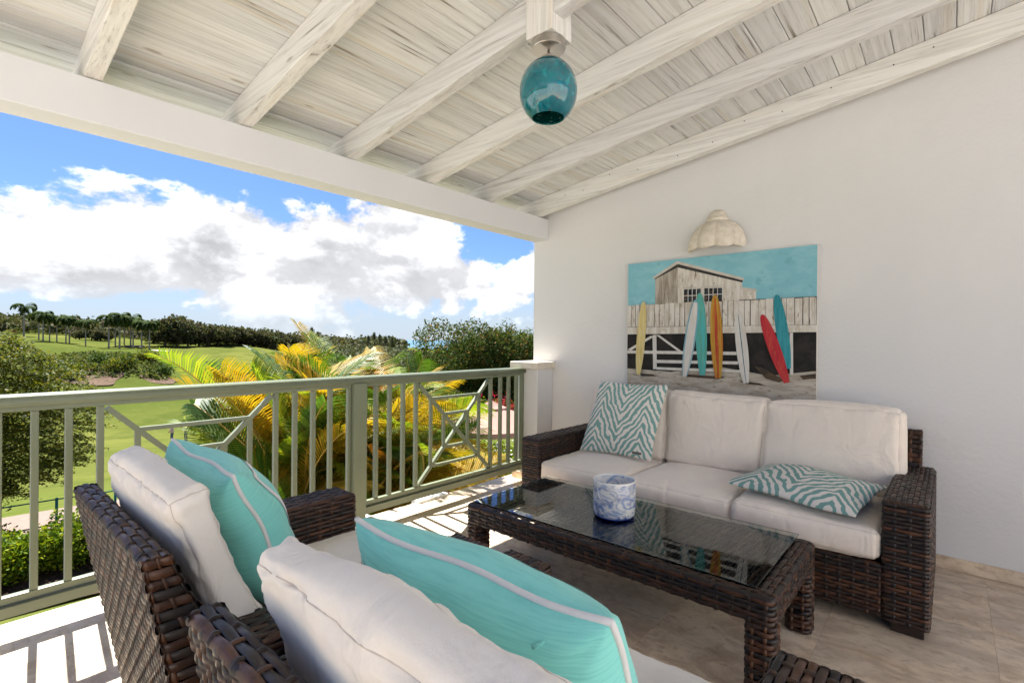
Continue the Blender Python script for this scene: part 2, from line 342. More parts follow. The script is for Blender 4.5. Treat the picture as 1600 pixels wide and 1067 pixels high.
# ------------------------------------------------------------------ helpers
def link(o, parent=None):
    COL.objects.link(o)
    if parent is not None: o.parent = parent
    return o
def tag(o, label=None, cat=None, group=None, kind=None):
    if label: o['label'] = label
    if cat: o['category'] = cat
    if group: o['group'] = group
    if kind: o['kind'] = kind
    return o
def empty(name, loc=(0, 0, 0), rz=0.):
    o = D.objects.new(name, None); o.location = loc; o.rotation_euler = (0, 0, rz); o.empty_display_size = .1
    return link(o)
def np_mesh(name, V, F, mats, mi=None, smooth=False, uv=None):
    """V (n,3); F list of (k,4) or (k,3) int arrays"""
    me = D.meshes.new(name)
    V = np.asarray(V, np.float32)
    F = [np.asarray(f, np.int32) for f in (F if isinstance(F, list) else [F]) if len(f)]
    me.vertices.add(len(V)); me.vertices.foreach_set('co', V.ravel())
    tot = np.concatenate([np.full(len(f), f.shape[1], np.int32) for f in F]); idx = np.concatenate([f.ravel() for f in F])
    st = np.concatenate(([0], np.cumsum(tot)[:-1])).astype(np.int32)
    me.loops.add(len(idx)); me.loops.foreach_set('vertex_index', idx)
    me.polygons.add(len(tot)); me.polygons.foreach_set('loop_start', st); me.polygons.foreach_set('loop_total', tot)
    for q in (mats if isinstance(mats, (list, tuple)) else [mats]): me.materials.append(MAT[q] if isinstance(q, str) else q)
    if mi is not None: me.polygons.foreach_set('material_index', np.asarray(mi, np.int32))
    me.polygons.foreach_set('use_smooth', np.full(len(tot), bool(smooth)))
    if uv is not None:
        l = me.uv_layers.new(name='UVMap'); l.data.foreach_set('uv', np.asarray(uv, np.float32)[idx].ravel())
    me.update(calc_edges=True); me.validate(); return me
def mesh_obj(name, me, parent=None, loc=None):
    o = D.objects.new(name, me)
    if loc is not None: o.location = loc
    return link(o, parent)

class MB:
    """collects solids and builds them as one mesh"""
    def __init__(s): s.V = []; s.Q = []; s.T = []; s.n = 0; s.mq = []; s.mt = []
    def add(s, V, Q=None, T=None, mi=0):
        V = np.asarray(V, float)
        if Q is not None and len(Q): s.Q.append(np.asarray(Q) + s.n); s.mq.append(np.full(len(Q), mi))
        if T is not None and len(T): s.T.append(np.asarray(T) + s.n); s.mt.append(np.full(len(T), mi))
        s.V.append(V); s.n += len(V); return s
    def box(s, x0, x1, y0, y1, z0, z1, bev=0., mi=0, fn=None):
        if bev <= 0:
            V = np.array([(x, y, z) for x in (x0, x1) for y in (y0, y1) for z in (z0, z1)], float)
            Q = [(0, 1, 3, 2), (4, 6, 7, 5), (0, 4, 5, 1), (2, 3, 7, 6), (0, 2, 6, 4), (1, 5, 7, 3)]
            if fn: V = fn(V)
            return s.add(V, Q, mi=mi)
        bm = bmesh.new(); bmesh.ops.create_cube(bm, size=1.0)
        for v in bm.verts: v.co = Vector((x0+(v.co.x+.5)*(x1-x0), y0+(v.co.y+.5)*(y1-y0), z0+(v.co.z+.5)*(z1-z0)))
        bmesh.ops.bevel(bm, geom=bm.edges[:], offset=bev, segments=2, profile=.5, affect='EDGES')
        return s.bm(bm, mi, fn)
    def bm(s, bm, mi=0, fn=None):
        bmesh.ops.triangulate(bm, faces=[f for f in bm.faces if len(f.verts) > 4]); bm.verts.index_update()
        V = np.array([v.co[:] for v in bm.verts])
        if fn: V = fn(V)
        Q = [[v.index for v in f.verts] for f in bm.faces if len(f.verts) == 4]; T = [[v.index for v in f.verts] for f in bm.faces if len(f.verts) == 3]
        bm.free(); return s.add(V, Q, T, mi)
    def tube(s, pts, r, k=8, closed=False, mi=0, caps=True):
        V, Q, T = tube_np(pts, r, k, closed, caps); return s.add(V, Q, T, mi)
    def lathe(s, prof, k=32, c=(0, 0, 0), mi=0):
        a = np.linspace(0, 2*np.pi, k, endpoint=False); P = np.array(prof, float); n = len(P)
        V = np.stack([np.outer(P[:, 0], np.cos(a)) + c[0], np.outer(P[:, 0], np.sin(a)) + c[1], np.repeat(P[:, 1:2], k, 1) + c[2]], -1).reshape(-1, 3)
        i, j = np.meshgrid(np.arange(n-1), np.arange(k), indexing='ij'); jn = (j+1) % k
        Q = np.stack([i*k+j, i*k+jn, (i+1)*k+jn, (i+1)*k+j], -1).reshape(-1, 4); return s.add(V, Q, mi=mi)
    def mesh(s, name, mats, smooth=False):
        F = []; mi = []
        if s.Q: F.append(np.concatenate(s.Q)); mi.append(np.concatenate(s.mq))
        if s.T: F.append(np.concatenate(s.T)); mi.append(np.concatenate(s.mt))
        return np_mesh(name, np.concatenate(s.V), F, mats, np.concatenate(mi), smooth)
    def build(s, name, mats, parent=None, smooth=False, loc=None):
        return mesh_obj(name, s.mesh(name, mats, smooth), parent, loc)
def tube_np(pts, r, k=8, closed=False, caps=True):
    P = np.asarray(pts, float); n = len(P); R = np.broadcast_to(np.asarray(r, float), (n,))
    if closed: t = np.roll(P, -1, 0) - np.roll(P, 1, 0)
    else: t = np.gradient(P, axis=0)
    t /= np.linalg.norm(t, axis=1, keepdims=True) + 1e-12
    ref = np.array((0, 0, 1.)) if abs(t[0][2]) < .9 else np.array((1., 0, 0))
    a = np.cross(t, ref); bad = np.linalg.norm(a, axis=1) < 1e-3; a[bad] = (1, 0, 0); a /= np.linalg.norm(a, axis=1, keepdims=True)
    for i in range(1, n):                                   # carry the frame along
        v = a[i-1] - t[i]*np.dot(a[i-1], t[i]); a[i] = v/(np.linalg.norm(v)+1e-12)
    b = np.cross(t, a); th = np.linspace(0, 2*np.pi, k, endpoint=False)
    V = (P[:, None] + R[:, None, None]*(a[:, None]*np.cos(th)[None, :, None] + b[:, None]*np.sin(th)[None, :, None])).reshape(-1, 3)
    m_ = n if closed else n-1
    i, j = np.meshgrid(np.arange(m_), np.arange(k), indexing='ij'); i2 = (i+1) % n; j2 = (j+1) % k
    Q = np.stack([i*k+j, i*k+j2, i2*k+j2, i2*k+j], -1).reshape(-1, 4); T = []
    if caps and not closed:
        V = np.vstack([V, P[0], P[-1]]); c0, c1 = n*k, n*k+1
        T = [(c0, (q+1) % k, q) for q in range(k)] + [(c1, (n-1)*k+q, (n-1)*k+(q+1) % k) for q in range(k)]
    return V, Q, T
def copy_tree(o, parent=None):
    c = o.copy(); COL.objects.link(c); c.parent = parent
    for ch in o.children: copy_tree(ch, c)
    return c

# ------------------------------------------------------------------ land
AZ = np.array([-180, 20, 40, 50, 56, 62, 72, 79, 86, 95, 110, 180.])
DD = np.array([0, 14, 24, 34, 45, 70, 110, 150, 190, 230, 320, 450, 700, 1200, 4000.])
TT = np.array([
 [-2.9]*15,
 [-2.9, -2.9, -2.9, -2.9, -2.9, -4, -8, -11, -13, -14, -16, -18, -20, -32, -45],
 [-2.9, -2.9, -2.9, -2.9, -2.9, -4, -8, -11, -13, -14, -16, -18, -20, -32, -45],
 [-2.9, -2.9, -2.9, -2.9, -3.2, -6, -9, -10, -11, -11, -11, -9.5, -11, -30, -45],
 [-2.9, -2.9, -3.2, -4.4, -6.0, -8, -9, -9, -9, -8.5, -7.5, -6.0, -6, -26, -45],
 [-2.9, -2.9, -4.2, -5.8, -7.6, -9.4, -9.0, -8, -7, -6, -4.5, -3.0, -2, -20, -45],
 [-2.9, -2.9, -4.5, -6.2, -8.0, -9.8, -8.6, -6.0, -3.6, -1.6, -0.6, 1.5, 4, -10, -45],
 [-2.9, -2.9, -4.5, -6.2, -8.0, -9.7, -8.3, -5.6, -3.0, -0.8, 1.0, 5.0, 8, -6, -45],
 [-2.9, -2.9, -4.5, -6.2, -8.0, -9.6, -8.0, -5.2, -2.4, 0.4, 3.0, 8.0, 12, 0, -45],
 [-2.9, -2.9, -4.5, -6.2, -8.0, -9.6, -8.0, -5.0, -2.0, 1.0, 4.0, 10., 14, 4, -45],
 [-2.9, -2.9, -4.0, -5.2, -6.5, -8.0, -7.0, -4.0, -1.0, 2.0, 5.0, 10., 14, 6, -45],
 [-2.9]*15], float)
def ground_z(d, az):
    d = np.asarray(d, float); az = np.asarray(az, float)
    ai = np.clip(np.searchsorted(AZ, az, 'right')-1, 0, len(AZ)-2); di = np.clip(np.searchsorted(DD, d, 'right')-1, 0, len(DD)-2)
    fa = np.clip((az-AZ[ai])/(AZ[ai+1]-AZ[ai]), 0, 1); fd = np.clip((d-DD[di])/(DD[di+1]-DD[di]), 0, 1)
    fa = fa*fa*(3-2*fa); fd2 = fd
    z = (TT[ai, di]*(1-fd2)+TT[ai, di+1]*fd2)*(1-fa) + (TT[ai+1, di]*(1-fd2)+TT[ai+1, di+1]*fd2)*fa
    x = d*np.cos(np.radians(az)); y = d*np.sin(np.radians(az))
    k = np.clip((d-40)/80, 0, 1)
    z = z + k*(.45*np.sin(x*.071+1.3)*np.cos(y*.053) + .28*np.sin(x*.17+y*.11))
    # bank with scrub in the middle of the fairway
    b = np.exp(-((az-80.6)/4.6)**4)*np.exp(-((d-139)/15.)**4)
    return z + 3.0*b
def at(az, d, dz=0.):
    return Vector((d*math.cos(rad(az)), d*math.sin(rad(az)), float(ground_z(d, az))+dz))
azs = np.concatenate([np.arange(-180, 30, 6.), np.arange(30, 110, .6), np.arange(110, 180, 6.)])
ds = np.concatenate([np.arange(0.5, 14, 1.5), 14*np.power(4000/14, np.linspace(0, 1, 120))])
A_, D_ = np.meshgrid(azs, ds, indexing='ij'); Z_ = ground_z(D_, A_)
V = np.stack([D_*np.cos(np.radians(A_)), D_*np.sin(np.radians(A_)), Z_], -1).reshape(-1, 3)
na, nd = A_.shape; i, j = np.meshgrid(np.arange(na), np.arange(nd-1), indexing='ij'); i2 = (i+1) % na
Q = np.stack([i*nd+j, i*nd+j+1, i2*nd+j+1, i2*nd+j], -1).reshape(-1, 4)
V = np.vstack([V, (0, 0, -2.9)]); T = [(len(V)-1, q*nd, ((q+1) % na)*nd) for q in range(na)]
o = mesh_obj('ground', np_mesh('ground', V, [Q, T], 'turf', smooth=True)); tag(o, kind='structure')
def patch(name, az0, az1, d0, d1, mat, dz, n=26, soft=None, kind='structure'):
    """a sheet that follows the ground; soft = rounded outline"""
    uu, vv = np.meshgrid(np.linspace(-1, 1, n), np.linspace(-1, 1, n), indexing='ij')
    if soft:
        r_ = np.maximum(abs(uu), abs(vv)); l = np.sqrt(uu**2+vv**2)+1e-9; k = r_/l; th = np.arctan2(vv, uu)
        k = k*(1+soft*np.sin(3*th+.7)+soft*.6*np.sin(5*th)); uu = uu*k; vv = vv*k
    a = (az0+az1)/2+(az1-az0)/2*uu; d = (d0+d1)/2+(d1-d0)/2*vv
    z = ground_z(d, a)+dz
    V = np.stack([d*np.cos(np.radians(a)), d*np.sin(np.radians(a)), z], -1).reshape(-1, 3)
    i, j = np.meshgrid(np.arange(n-1), np.arange(n-1), indexing='ij')
    Q = np.stack([i*n+j, i*n+j+1, (i+1)*n+j+1, (i+1)*n+j], -1).reshape(-1, 4)
    o = mesh_obj(name, np_mesh(name, V, Q, mat, smooth=True)); return tag(o, kind=kind)
patch('lawn', 30, 98, 3.6, 30, 'lawn', .05, 40)
V = []; Q = []
aa = np.radians(np.concatenate([np.arange(100, 181, 5.), np.arange(-175, 26, 5.)])); dd = np.array([3.0, 6, 12, 20, 32, 46])
V = np.stack([np.outer(np.cos(aa), dd), np.outer(np.sin(aa), dd), np.full((len(aa), len(dd)), -2.84)], -1).reshape(-1, 3)
i, j = np.meshgrid(np.arange(len(aa)-1), np.arange(len(dd)-1), indexing='ij'); nd = len(dd)
o = mesh_obj('bounce_yard', np_mesh('bounce_yard', V, np.stack([i*nd+j, i*nd+j+1, (i+1)*nd+j+1, (i+1)*nd+j], -1).reshape(-1, 4), 'bounce_paving')); tag(o, kind='structure')  # unseen pale ground, added to bounce neutral sunlight up under the roof
patch('garden_path', 74, 97, 15.6, 20.5, 'path', .10)
patch('cart_path', 77.2, 79.0, 212, 219, 'path', .3, soft=.08)
patch('sand_bunker', 75.6, 76.9, 186, 190, 'sand', .25, soft=.1)
patch('dirt_slope', 79.0, 84, 118, 129, 'earth', .25, soft=.1)
patch('dirt_ledge', 74.8, 77.6, 121, 127, 'earth', .2, soft=.12)
patch('planting_bed', 78, 90, 10.6, 13.0, 'mulch', .09)
patch('flower_bed', 40, 62, 9.4, 16.5, 'mulch', .09, soft=.06)
bm = MB(); th = np.linspace(0, 2*np.pi, 97)[:-1]
V = np.concatenate([[(0, 0, -30)], np.stack([45000*np.cos(th), 45000*np.sin(th), np.full(96, -30.)], -1)])
o = mesh_obj('sea', np_mesh('sea', V, np.array([(0, 1+q, 1+(q+1) % 96) for q in range(96)]), 'sea')); tag(o, kind='structure')

# ------------------------------------------------------------------ terrace: floor, wall, pillar, beam, roof
WX = 4.034
fl = MB().box(-3.2, WX+.22, -4.6, 3.368, -.30, -.004, mi=0).build('terrace_floor', ['joint']); tag(fl, kind='structure')
MB().box(-3.2, WX+.22, 3.19, 3.33, -2.98, -.302).build('terrace_foundation_wall', 'plaster').__setitem__('kind', 'structure')
tile_protos = {}
for a in range(-6, 8):
    for b in range(-8, 7):
        x0, x1 = a*.61+.22, (a+1)*.61+.22; y0, y1 = -.158+b*.61, -.158+(b+1)*.61
        x0, x1 = max(x0, -3.2), min(x1, WX-.001); y0, y1 = max(y0, -4.6), min(y1, 3.368)
        if x1-x0 < .02 or y1-y0 < .02: continue
        g = .0004
        t_ = MB().box(x0+g, x1-g if x1 < WX-.01 else x1, y0+g, y1-g, -.022, random.uniform(-.0004, 0), bev=.0008).build('tile', 'marble', fl)
# side wall with its skirting
wall = MB().box(WX, WX+.22, -2.2, 3.24, 0, 3.6).build('side_wall', 'plaster'); tag(wall, kind='structure')
y = -2.2
while y < 2.99:
    y1 = min(y+.61, 2.99); MB().box(WX-.014, WX+.002, y+.0012, y1-.0012, 0.001, .077, bev=.002).build('skirting_tile', 'skirt', wall); y = y1
hw = MB().box(-7, WX+1.2, -4.85, -4.61, -2.95, 3.4).build('house_bounce_wall', 'plaster'); tag(hw, kind='structure')  # unseen house front, added behind the camera as a sunlit reflector for fill
# end pillar
pil = MB().box(3.79, WX-.002, 2.993, 3.28, .001, 1.087, bev=.004).build('pillar', 'plaster'); tag(pil, kind='structure')
b_ = MB().box(3.752, WX+.10, 2.962, 3.312, 1.088, 1.155, bev=.006); b_.build('cap', 'coral', pil)
MB().box(3.776, 3.789, 2.980, 3.30, .001, .074, bev=.002).build('skirting_tile', 'skirt', pil)
MB().box(3.7895, WX-.002, 2.979, 2.9925, .001, .074, bev=.002).build('skirting_tile', 'skirt', pil)
beam = MB().box(-1.0, WX-.001, 3.057, 3.239, 2.372, 2.578, bev=.004).build('beam', 'beam'); tag(beam, kind='structure')
# roof: pitched boards on rafters
SLP = .142
def zr(y): return 2.583-SLP*(y-3.06)          # underside of the rafters
roof = empty('roof', (0, 0, 0)); tag(roof, kind='structure')
RAF = [1.8365+.682*k for k in range(-4, 4)]
for k, cx in enumerate(RAF):
    ya, yb = -.95, 3.60
    b_ = MB().box(cx-.0365, cx+.0365, ya, yb, 0, .158, bev=.004, fn=lambda V: V+np.stack([0*V[:, 0], 0*V[:, 0], zr(V[:, 1])], -1))
    b_.build('rafter', 'rafter', roof)
for q in range(11):
    y_ = 2.75-q*.27+random.uniform(-.05, .05); z_ = zr(y_)+random.uniform(.03, .12); x_ = RAF[-1]-.0372
    MB().lathe([(.0045, -.0006), (.0045, .0006), (0, .0009)], 8).build('nail', 'gap', roof, loc=(x_, y_, z_)).rotation_euler = (0, -math.pi/2, 0)
pitch_b = .1427
y = 3.13
k = 0
ys = [3.13-pitch_b*q for q in range(29)] + [3.13+pitch_b*q for q in range(1, 5)]
for q, y1 in enumerate(sorted(ys)):
    y0 = y1-pitch_b; dz = .160 if y1 < 3.14 else .154
    sh = random.uniform(-.0008, .0008)
    MB().box(-.95, WX+.20 if y0 > 3.24 else WX+.0, y0+.0017, y1-.0017, dz+sh, dz+.018, bev=.0045, fn=lambda V: V+np.stack([0*V[:, 0], 0*V[:, 0], zr(V[:, 1])], -1)).build('board', 'board', roof)
MB().box(-1.0, WX+.25, -1.0, 3.76, .182, .23, fn=lambda V: V+np.stack([0*V[:, 0], 0*V[:, 0], zr(V[:, 1])], -1)).build('roof_deck', 'board', roof)
MB().box(-1.0, WX+.25, 3.765, 3.79, 2.56, 2.74).build('fascia', 'beam', roof)
MB().box(1.782, 1.938, 1.344, 1.492, 2.749, 2.985, bev=.003).build('king_post', 'post_wood', roof)

# ------------------------------------------------------------------ railing
rail = empty('railing', (1.9, 3.178, 0)); tag(rail, 'sage green painted balcony railing with crossed lattice bays and square balusters', 'railing')
L0 = np.array((1.9, 3.178, 0))
def rb(name, x0, x1, y0, y1, z0, z1, bev=.003):
    b_ = MB().box(x0, x1, y0, y1, z0, z1, bev=bev); b_.V = [v-L0 for v in b_.V]; return b_.build(name, 'sage', rail)
posts = [(-.075, .02), (1.905, 2.005), (-1.98, -1.885)]
for a, b in posts: rb('post', a, b, 3.125, 3.22, .0, 1.05)
for a, b in posts[:2]: rb('post_plinth', a-.02, b+.085, 3.10, 3.30, .0015, .07).data.materials[0] = MAT['concrete']
b_ = MB().box(2.63, 2.95, 3.31, 3.42, -.05, .022, bev=.006); b_.V = [v-L0 for v in b_.V]; b_.build('drain_spout', 'concrete', rail)
# handrail: rounded top, one continuous profile
prof = [(-.040, 1.047), (-.043, 1.056), (-.043, 1.072), (-.036, 1.089), (-.02, 1.099), (0, 1.102), (.02, 1.099), (.036, 1.089), (.043, 1.072), (.043, 1.056), (.040, 1.047)]
V = [(x-1.9, p[0]-.003, p[1]) for x in (-3.2, 3.80) for p in prof]; n = len(prof)
Q = [(q, q+1, n+q+1, n+q) for q in range(n-1)] + [(n-1, 0, n, 2*n-1)]
bm = bmesh.new(); vs = [bm.verts.new(v) for v in V]
for q in Q: bm.faces.new([vs[t] for t in q])
bm.faces.new(vs[:n]); bm.faces.new(list(reversed(vs[n:]))); bmesh.ops.recalc_face_normals(bm, faces=bm.faces)
b_ = MB(); b_.bm(bm); o = b_.build('handrail', 'sage', rail)
for p_ in o.data.polygons: p_.use_smooth = p_.normal.x**2 < .5 and p_.normal.z > -.5
BY0, BY1 = 3.158, 3.194
def panel(xa, xb, B):
    rb('top_bar', xa, xb, BY0, BY1, 1.022, 1.046); rb('bottom_bar', xa, xb, BY0, BY1, .166, .199); rb('bottom_rail', xa, xb, 3.138, 3.215, .112, .160)
    rb('stile', xa+.001, xa+.026, BY0+.002, BY1-.002, .1995, 1.0215); rb('stile', xb-.026, xb-.001, BY0+.002, BY1-.002, .1995, 1.0215)
    for x in B: rb('baluster', x-.028, x, BY0+.003, BY1-.003, .1995, 1.0215)
def lattice(a, b):                      # a, b: inner faces of the bay
    wv, z0, z1 = b-a, .1995, 1.0215; h = z1-z0; hw = .013
    def bar(name, p, q, y0, y1, w=hw):
        p = np.array(p); q = np.array(q); d = (q-p)/np.linalg.norm(q-p); nn = np.array((-d[1], d[0]))*w
        pts = [p+nn, q+nn, q-nn, p-nn]
        V = np.array([(x_, y_, z_) for y_ in (y0, y1) for x_, z_ in pts])-L0
        return MB().add(V, [(0, 1, 2, 3), (7, 6, 5, 4), (0, 4, 5, 1), (1, 5, 6, 2), (2, 6, 7, 3), (3, 7, 4, 0)]).build(name, 'sage', rail)
    e = .012
    bar('lattice_bar', (a+e, z0+e), (b-e, z1-e), BY0+.004, BY1-.006); bar('lattice_bar', (a+e, z1-e), (b-e, z0+e), BY0+.0055, BY1-.0045)
    for f in (1/6, 1/3):
        for s in (0, 1):
            zz = z1-h*f if s == 0 else z0+h*f
            bar('lattice_bar', (a+wv*f+.008, zz), (b-wv*f-.008, zz), BY0+.007, BY1-.007, .011)
            xx = a+wv*f if s == 0 else b-wv*f
            bar('lattice_bar', (xx, z0+h*f+.008), (xx, z1-h*f-.008), BY0+.0085, BY1-.0085)
panel(2.006, 3.782, [2.127, 2.245, 2.368, 2.492, 3.344, 3.476, 3.593, 3.706]); lattice(2.492, 3.316)
rb('stile', 3.783, 3.789, BY0, BY1, .2, 1.04)
panel(.021, 1.904, [.185, .304, .423, .541, 1.40, 1.522, 1.644, 1.765]); lattice(.541, 1.372)
panel(-1.884, -.076, [-1.72, -1.601, -1.482, -1.364, -.505, -.383, -.261, -.14]); lattice(-1.364, -.533)

# ------------------------------------------------------------------ woven furniture
def path_fn(pts, r=.02, closed=True, k=5):
    """arc-length parametrised outline (xy) with rounded corners; returns (length, f(s)->xy, nx, ny)"""
    P = [np.array(p, float) for p in pts]; n = len(P); out_ = []
    for q in range(n):
        p = P[q]
        if not closed and q in (0, n-1): out_.append(p); continue
        a = P[q-1]-p; b = P[(q+1) % n]-p; a /= np.linalg.norm(a); b /= np.linalg.norm(b)
        for t in np.linspace(0, 1, k): out_.append((1-t)**2*(p+a*r)+2*t*(1-t)*p+t*t*(p+b*r))
    if closed: out_.append(out_[0])
    O = np.array(out_); s = np.concatenate(([0], np.cumsum(np.linalg.norm(np.diff(O, axis=0), axis=1))))
    return s[-1], s, O
def weave(mb, P, A, B, pitch, spacing, w=.90, sw=.30, th=.0019, amp=.0030, seg=4, phase=0, rows=True, stakes=True, a0=0., closed=False):
    """strands run along a (0..A), stakes along b (0..B). P(a,b)->(points, normals)"""
    nr = max(1, int(round(B/pitch))); pitch = B/nr; ns = max(1, int(round(A/spacing))); 
    if closed and ns % 2: ns += 1
    spacing = A/ns
    prof_b = np.array([-.5, -.36, 0, .36, .5])*pitch*w; prof_h = np.array([-1.3, .55, 1., .55, -1.3])*th
    aa = np.linspace(0, A, ns*seg+1)
    Vs = []; Qs = []; n0 = 0
    if rows:
        for r in range(nr):
            off = amp*np.cos(np.pi*aa/spacing + np.pi*(r+phase)); off = np.sign(off)*np.abs(off)**.8*amp**.2
            a2 = np.repeat(aa, 5); b2 = np.tile((r+.5)*pitch+prof_b, len(aa)); p, nn = P(a2, b2)
            h = np.repeat(off, 5)+np.tile(prof_h, len(aa)); Vs.append(p+nn*h[:, None])
            i, j = np.meshgrid(np.arange(len(aa)-1), np.arange(4), indexing='ij')
            Qs.append((np.stack([i*5+j, (i+1)*5+j, (i+1)*5+j+1, i*5+j+1], -1).reshape(-1, 4))+n0); n0 += len(p)
    if stakes:
        bb = np.linspace(0, B, nr*seg+1); hw = np.array([-.5, -.3, .3, .5])*spacing*sw; hh = np.array([-1.2, .5, .5, -1.2])*th
        for q in range(ns+(0 if closed else 1)):
            ac = np.clip(q*spacing, hw[-1], A-hw[-1]) if not closed else q*spacing
            off = -amp*np.cos(np.pi*(q+phase)+np.pi*(bb/pitch-.5))
            a2 = np.tile(ac+hw, len(bb)); b2 = np.repeat(bb, 4); p, nn = P(a2 % A if closed else a2, b2)
            h = np.repeat(off, 4)+np.tile(hh, len(bb)); Vs.append(p+nn*h[:, None])
            i, j = np.meshgrid(np.arange(len(bb)-1), np.arange(3), indexing='ij')
            Qs.append((np.stack([i*4+j, (i+1)*4+j, (i+1)*4+j+1, i*4+j+1], -1).reshape(-1, 4))+n0); n0 += len(p)
    mb.add(np.concatenate(Vs), np.concatenate(Qs))
def loop_P(L, s, O, z0, shear=None):
    T = np.gradient(O, s, axis=0); N = np.stack([T[:, 1], -T[:, 0]], -1); N /= np.linalg.norm(N, axis=1, keepdims=True)+1e-9
    def P(a, b):
        a = np.clip(a, 0, L)
        p = np.stack([np.interp(a, s, O[:, 0]), np.interp(a, s, O[:, 1]), z0+b], -1)
        n = np.stack([np.interp(a, s, N[:, 0]), np.interp(a, s, N[:, 1]), 0*a], -1)
        n /= np.linalg.norm(n, axis=1, keepdims=True)+1e-9
        return (shear(p) if shear else p), n
    return P
def rect_P(o, ea, eb, n, A, B, edge=.012, drop=.010):
    """flat face with softly rounded borders"""
    o, ea, eb, n = (np.array(q, float) for q in (o, ea, eb, n))
    def P(a, b):
        d = np.minimum(np.minimum(a, A-a), np.minimum(b, B-b)); e = np.clip(1-d/edge, 0, 1)
        return o+np.outer(a, ea)+np.outer(b, eb)-np.outer(drop*e**2, n), np.broadcast_to(n, (len(a), 3))
    return P
def arm(parent, x0, x1, y0, y1, zt, z0=.05, pitch=.0188, sp=.058):
    mb = MB()
    L, s, O = path_fn([(x0, y0), (x1, y0), (x1, y1), (x0, y1)], .018)
    weave(mb, loop_P(L, s, O, z0), L, zt-z0-.012, pitch, sp, closed=True)
    weave(mb, rect_P((x0+.004, y0+.004, zt), (1, 0, 0), (0, 1, 0), (0, 0, 1), x1-x0-.008, y1-y0-.008), x1-x0-.008, y1-y0-.008, .0225, .056, amp=.0026)
    core = MB().box(x0+.006, x1-.006, y0+.006, y1-.006, z0+.004, zt-.008)
    mb.add(core.V[0], core.Q[0], mi=1); return mb.build('arm', ['wicker', 'core'], parent, smooth=True)
def box_cushion(name, C8, dims, mat, parent, r=.032, puff=.018, wr=.005, seed=0, seamfaces=(4, 5), sag=None):
    """C8: 8 corners indexed [x][y][z] (array 2,2,2,3)"""
    C8 = np.array(C8, float).reshape(2, 2, 2, 3); dims = np.array(dims, float); n = np.maximum(8, np.minimum(84, (dims/.0095).astype(int)))
    rs = np.random.default_rng(seed); K = rs.normal(0, 1, (14, 3)); ph = rs.uniform(0, 6.28, 14)
    def F(p):
        q = p*dims/2; inner = np.clip(q, -(dims/2-r), dims/2-r); d = q-inner; l = np.linalg.norm(d, axis=1, keepdims=True)
        # project the cube's shell onto the rounded box
        nrm = d/np.where(l > 1e-9, l, 1); q2 = inner+nrm*r
        flat = np.abs(p) > 1-1e-6
        t = np.prod(np.where(np.abs(p) > .9999, 1, 1-np.abs(p)**2.4), axis=1)**.75
        ax = np.argmax(np.abs(p), axis=1); sg = np.sign(p[np.arange(len(p)), ax])
        face = (np.abs(p) > .9999).sum(1) == 1
        dirv = np.zeros_like(p); dirv[np.arange(len(p)), ax] = sg
        big = np.array([1., 1., 1.]); amp = np.where(dims[ax] < dims.max()*.6, puff, puff*.55)
        q2 = q2+dirv*(t*amp*face)[:, None]
        u = (q2/(dims/2)+1)/2
        w_ = [np.stack([1-u[:, k], u[:, k]], 1) for k in range(3)]
        W = np.einsum('ni,nj,nk,ijkc->nc', w_[0], w_[1], w_[2], C8)
        # creases: a few crossing low waves plus fine puckers close to the seams
        e = np.sort(np.abs(p), axis=1)[:, 1]; near = np.clip((e-.72)/.28, 0, 1)
        g = np.zeros(len(p))
        for m_ in range(14):
            f_ = 9 if m_ < 6 else (60 if m_ < 10 else 150); g += np.sin(W@(K[m_]*f_*.55)+ph[m_])*(1 if m_ < 6 else (.42 if m_ < 10 else .22))*(1 if m_ < 6 else near)
        no = nrm
        Jx = (C8[1]-C8[0]).mean((0, 1)); Jy = (C8[:, 1]-C8[:, 0]).mean((0, 1)); Jz = (C8[:, :, 1]-C8[:, :, 0]).mean((0, 1))
        B_ = np.stack([Jx/np.linalg.norm(Jx), Jy/np.linalg.norm(Jy), Jz/np.linalg.norm(Jz)])
        return W+(no@B_)*(g*wr*.35)[:, None]
    idx = {}; pts = []; Q = []
    def vid(p):
        k = tuple(np.round(p, 5)); 
        if k not in idx: idx[k] = len(pts); pts.append(p)
        return idx[k]
    def grid(m_):                              # denser near the borders
        t = np.linspace(-1, 1, m_+1); return np.sign(t)*(1-(1-np.abs(t))**1.5)
    for ax in range(3):
        b, c = (ax+1) % 3, (ax+2) % 3; gb, gc = grid(n[b]), grid(n[c])
        for sg in (-1, 1):
            ids = np.empty((len(gb), len(gc)), int)
            for i_, u_ in enumerate(gb):
                for j_, v_ in enumerate(gc):
                    p = np.empty(3); p[ax] = sg; p[b] = u_; p[c] = v_; ids[i_, j_] = vid(p)
            q = np.stack([ids[:-1, :-1], ids[1:, :-1], ids[1:, 1:], ids[:-1, 1:]], -1).reshape(-1, 4)
            Q.append(q if sg > 0 else q[:, ::-1])
    V = F(np.array(pts)); o = mesh_obj(name, np_mesh(name, V, np.concatenate(Q), mat, smooth=True), parent)
    sm = MB()
    t = np.linspace(-1, 1, 40)
    for ax in range(3):
        b, c = (ax+1) % 3, (ax+2) % 3
        for s1 in (-1, 1):
            for s2 in (-1, 1):
                p = np.empty((40, 3)); p[:, ax] = t; p[:, b] = s1; p[:, c] = s2
                sm.tube(F(p), .0014, 5)
    sm.build('seam', 'seam', o, smooth=True); return o
def hexa(x0, x1, y0, y1, z0, z1):
    return [[[(x, y, z) for z in (z0, z1)] for y in (y0, y1)] for x in (x0, x1)]

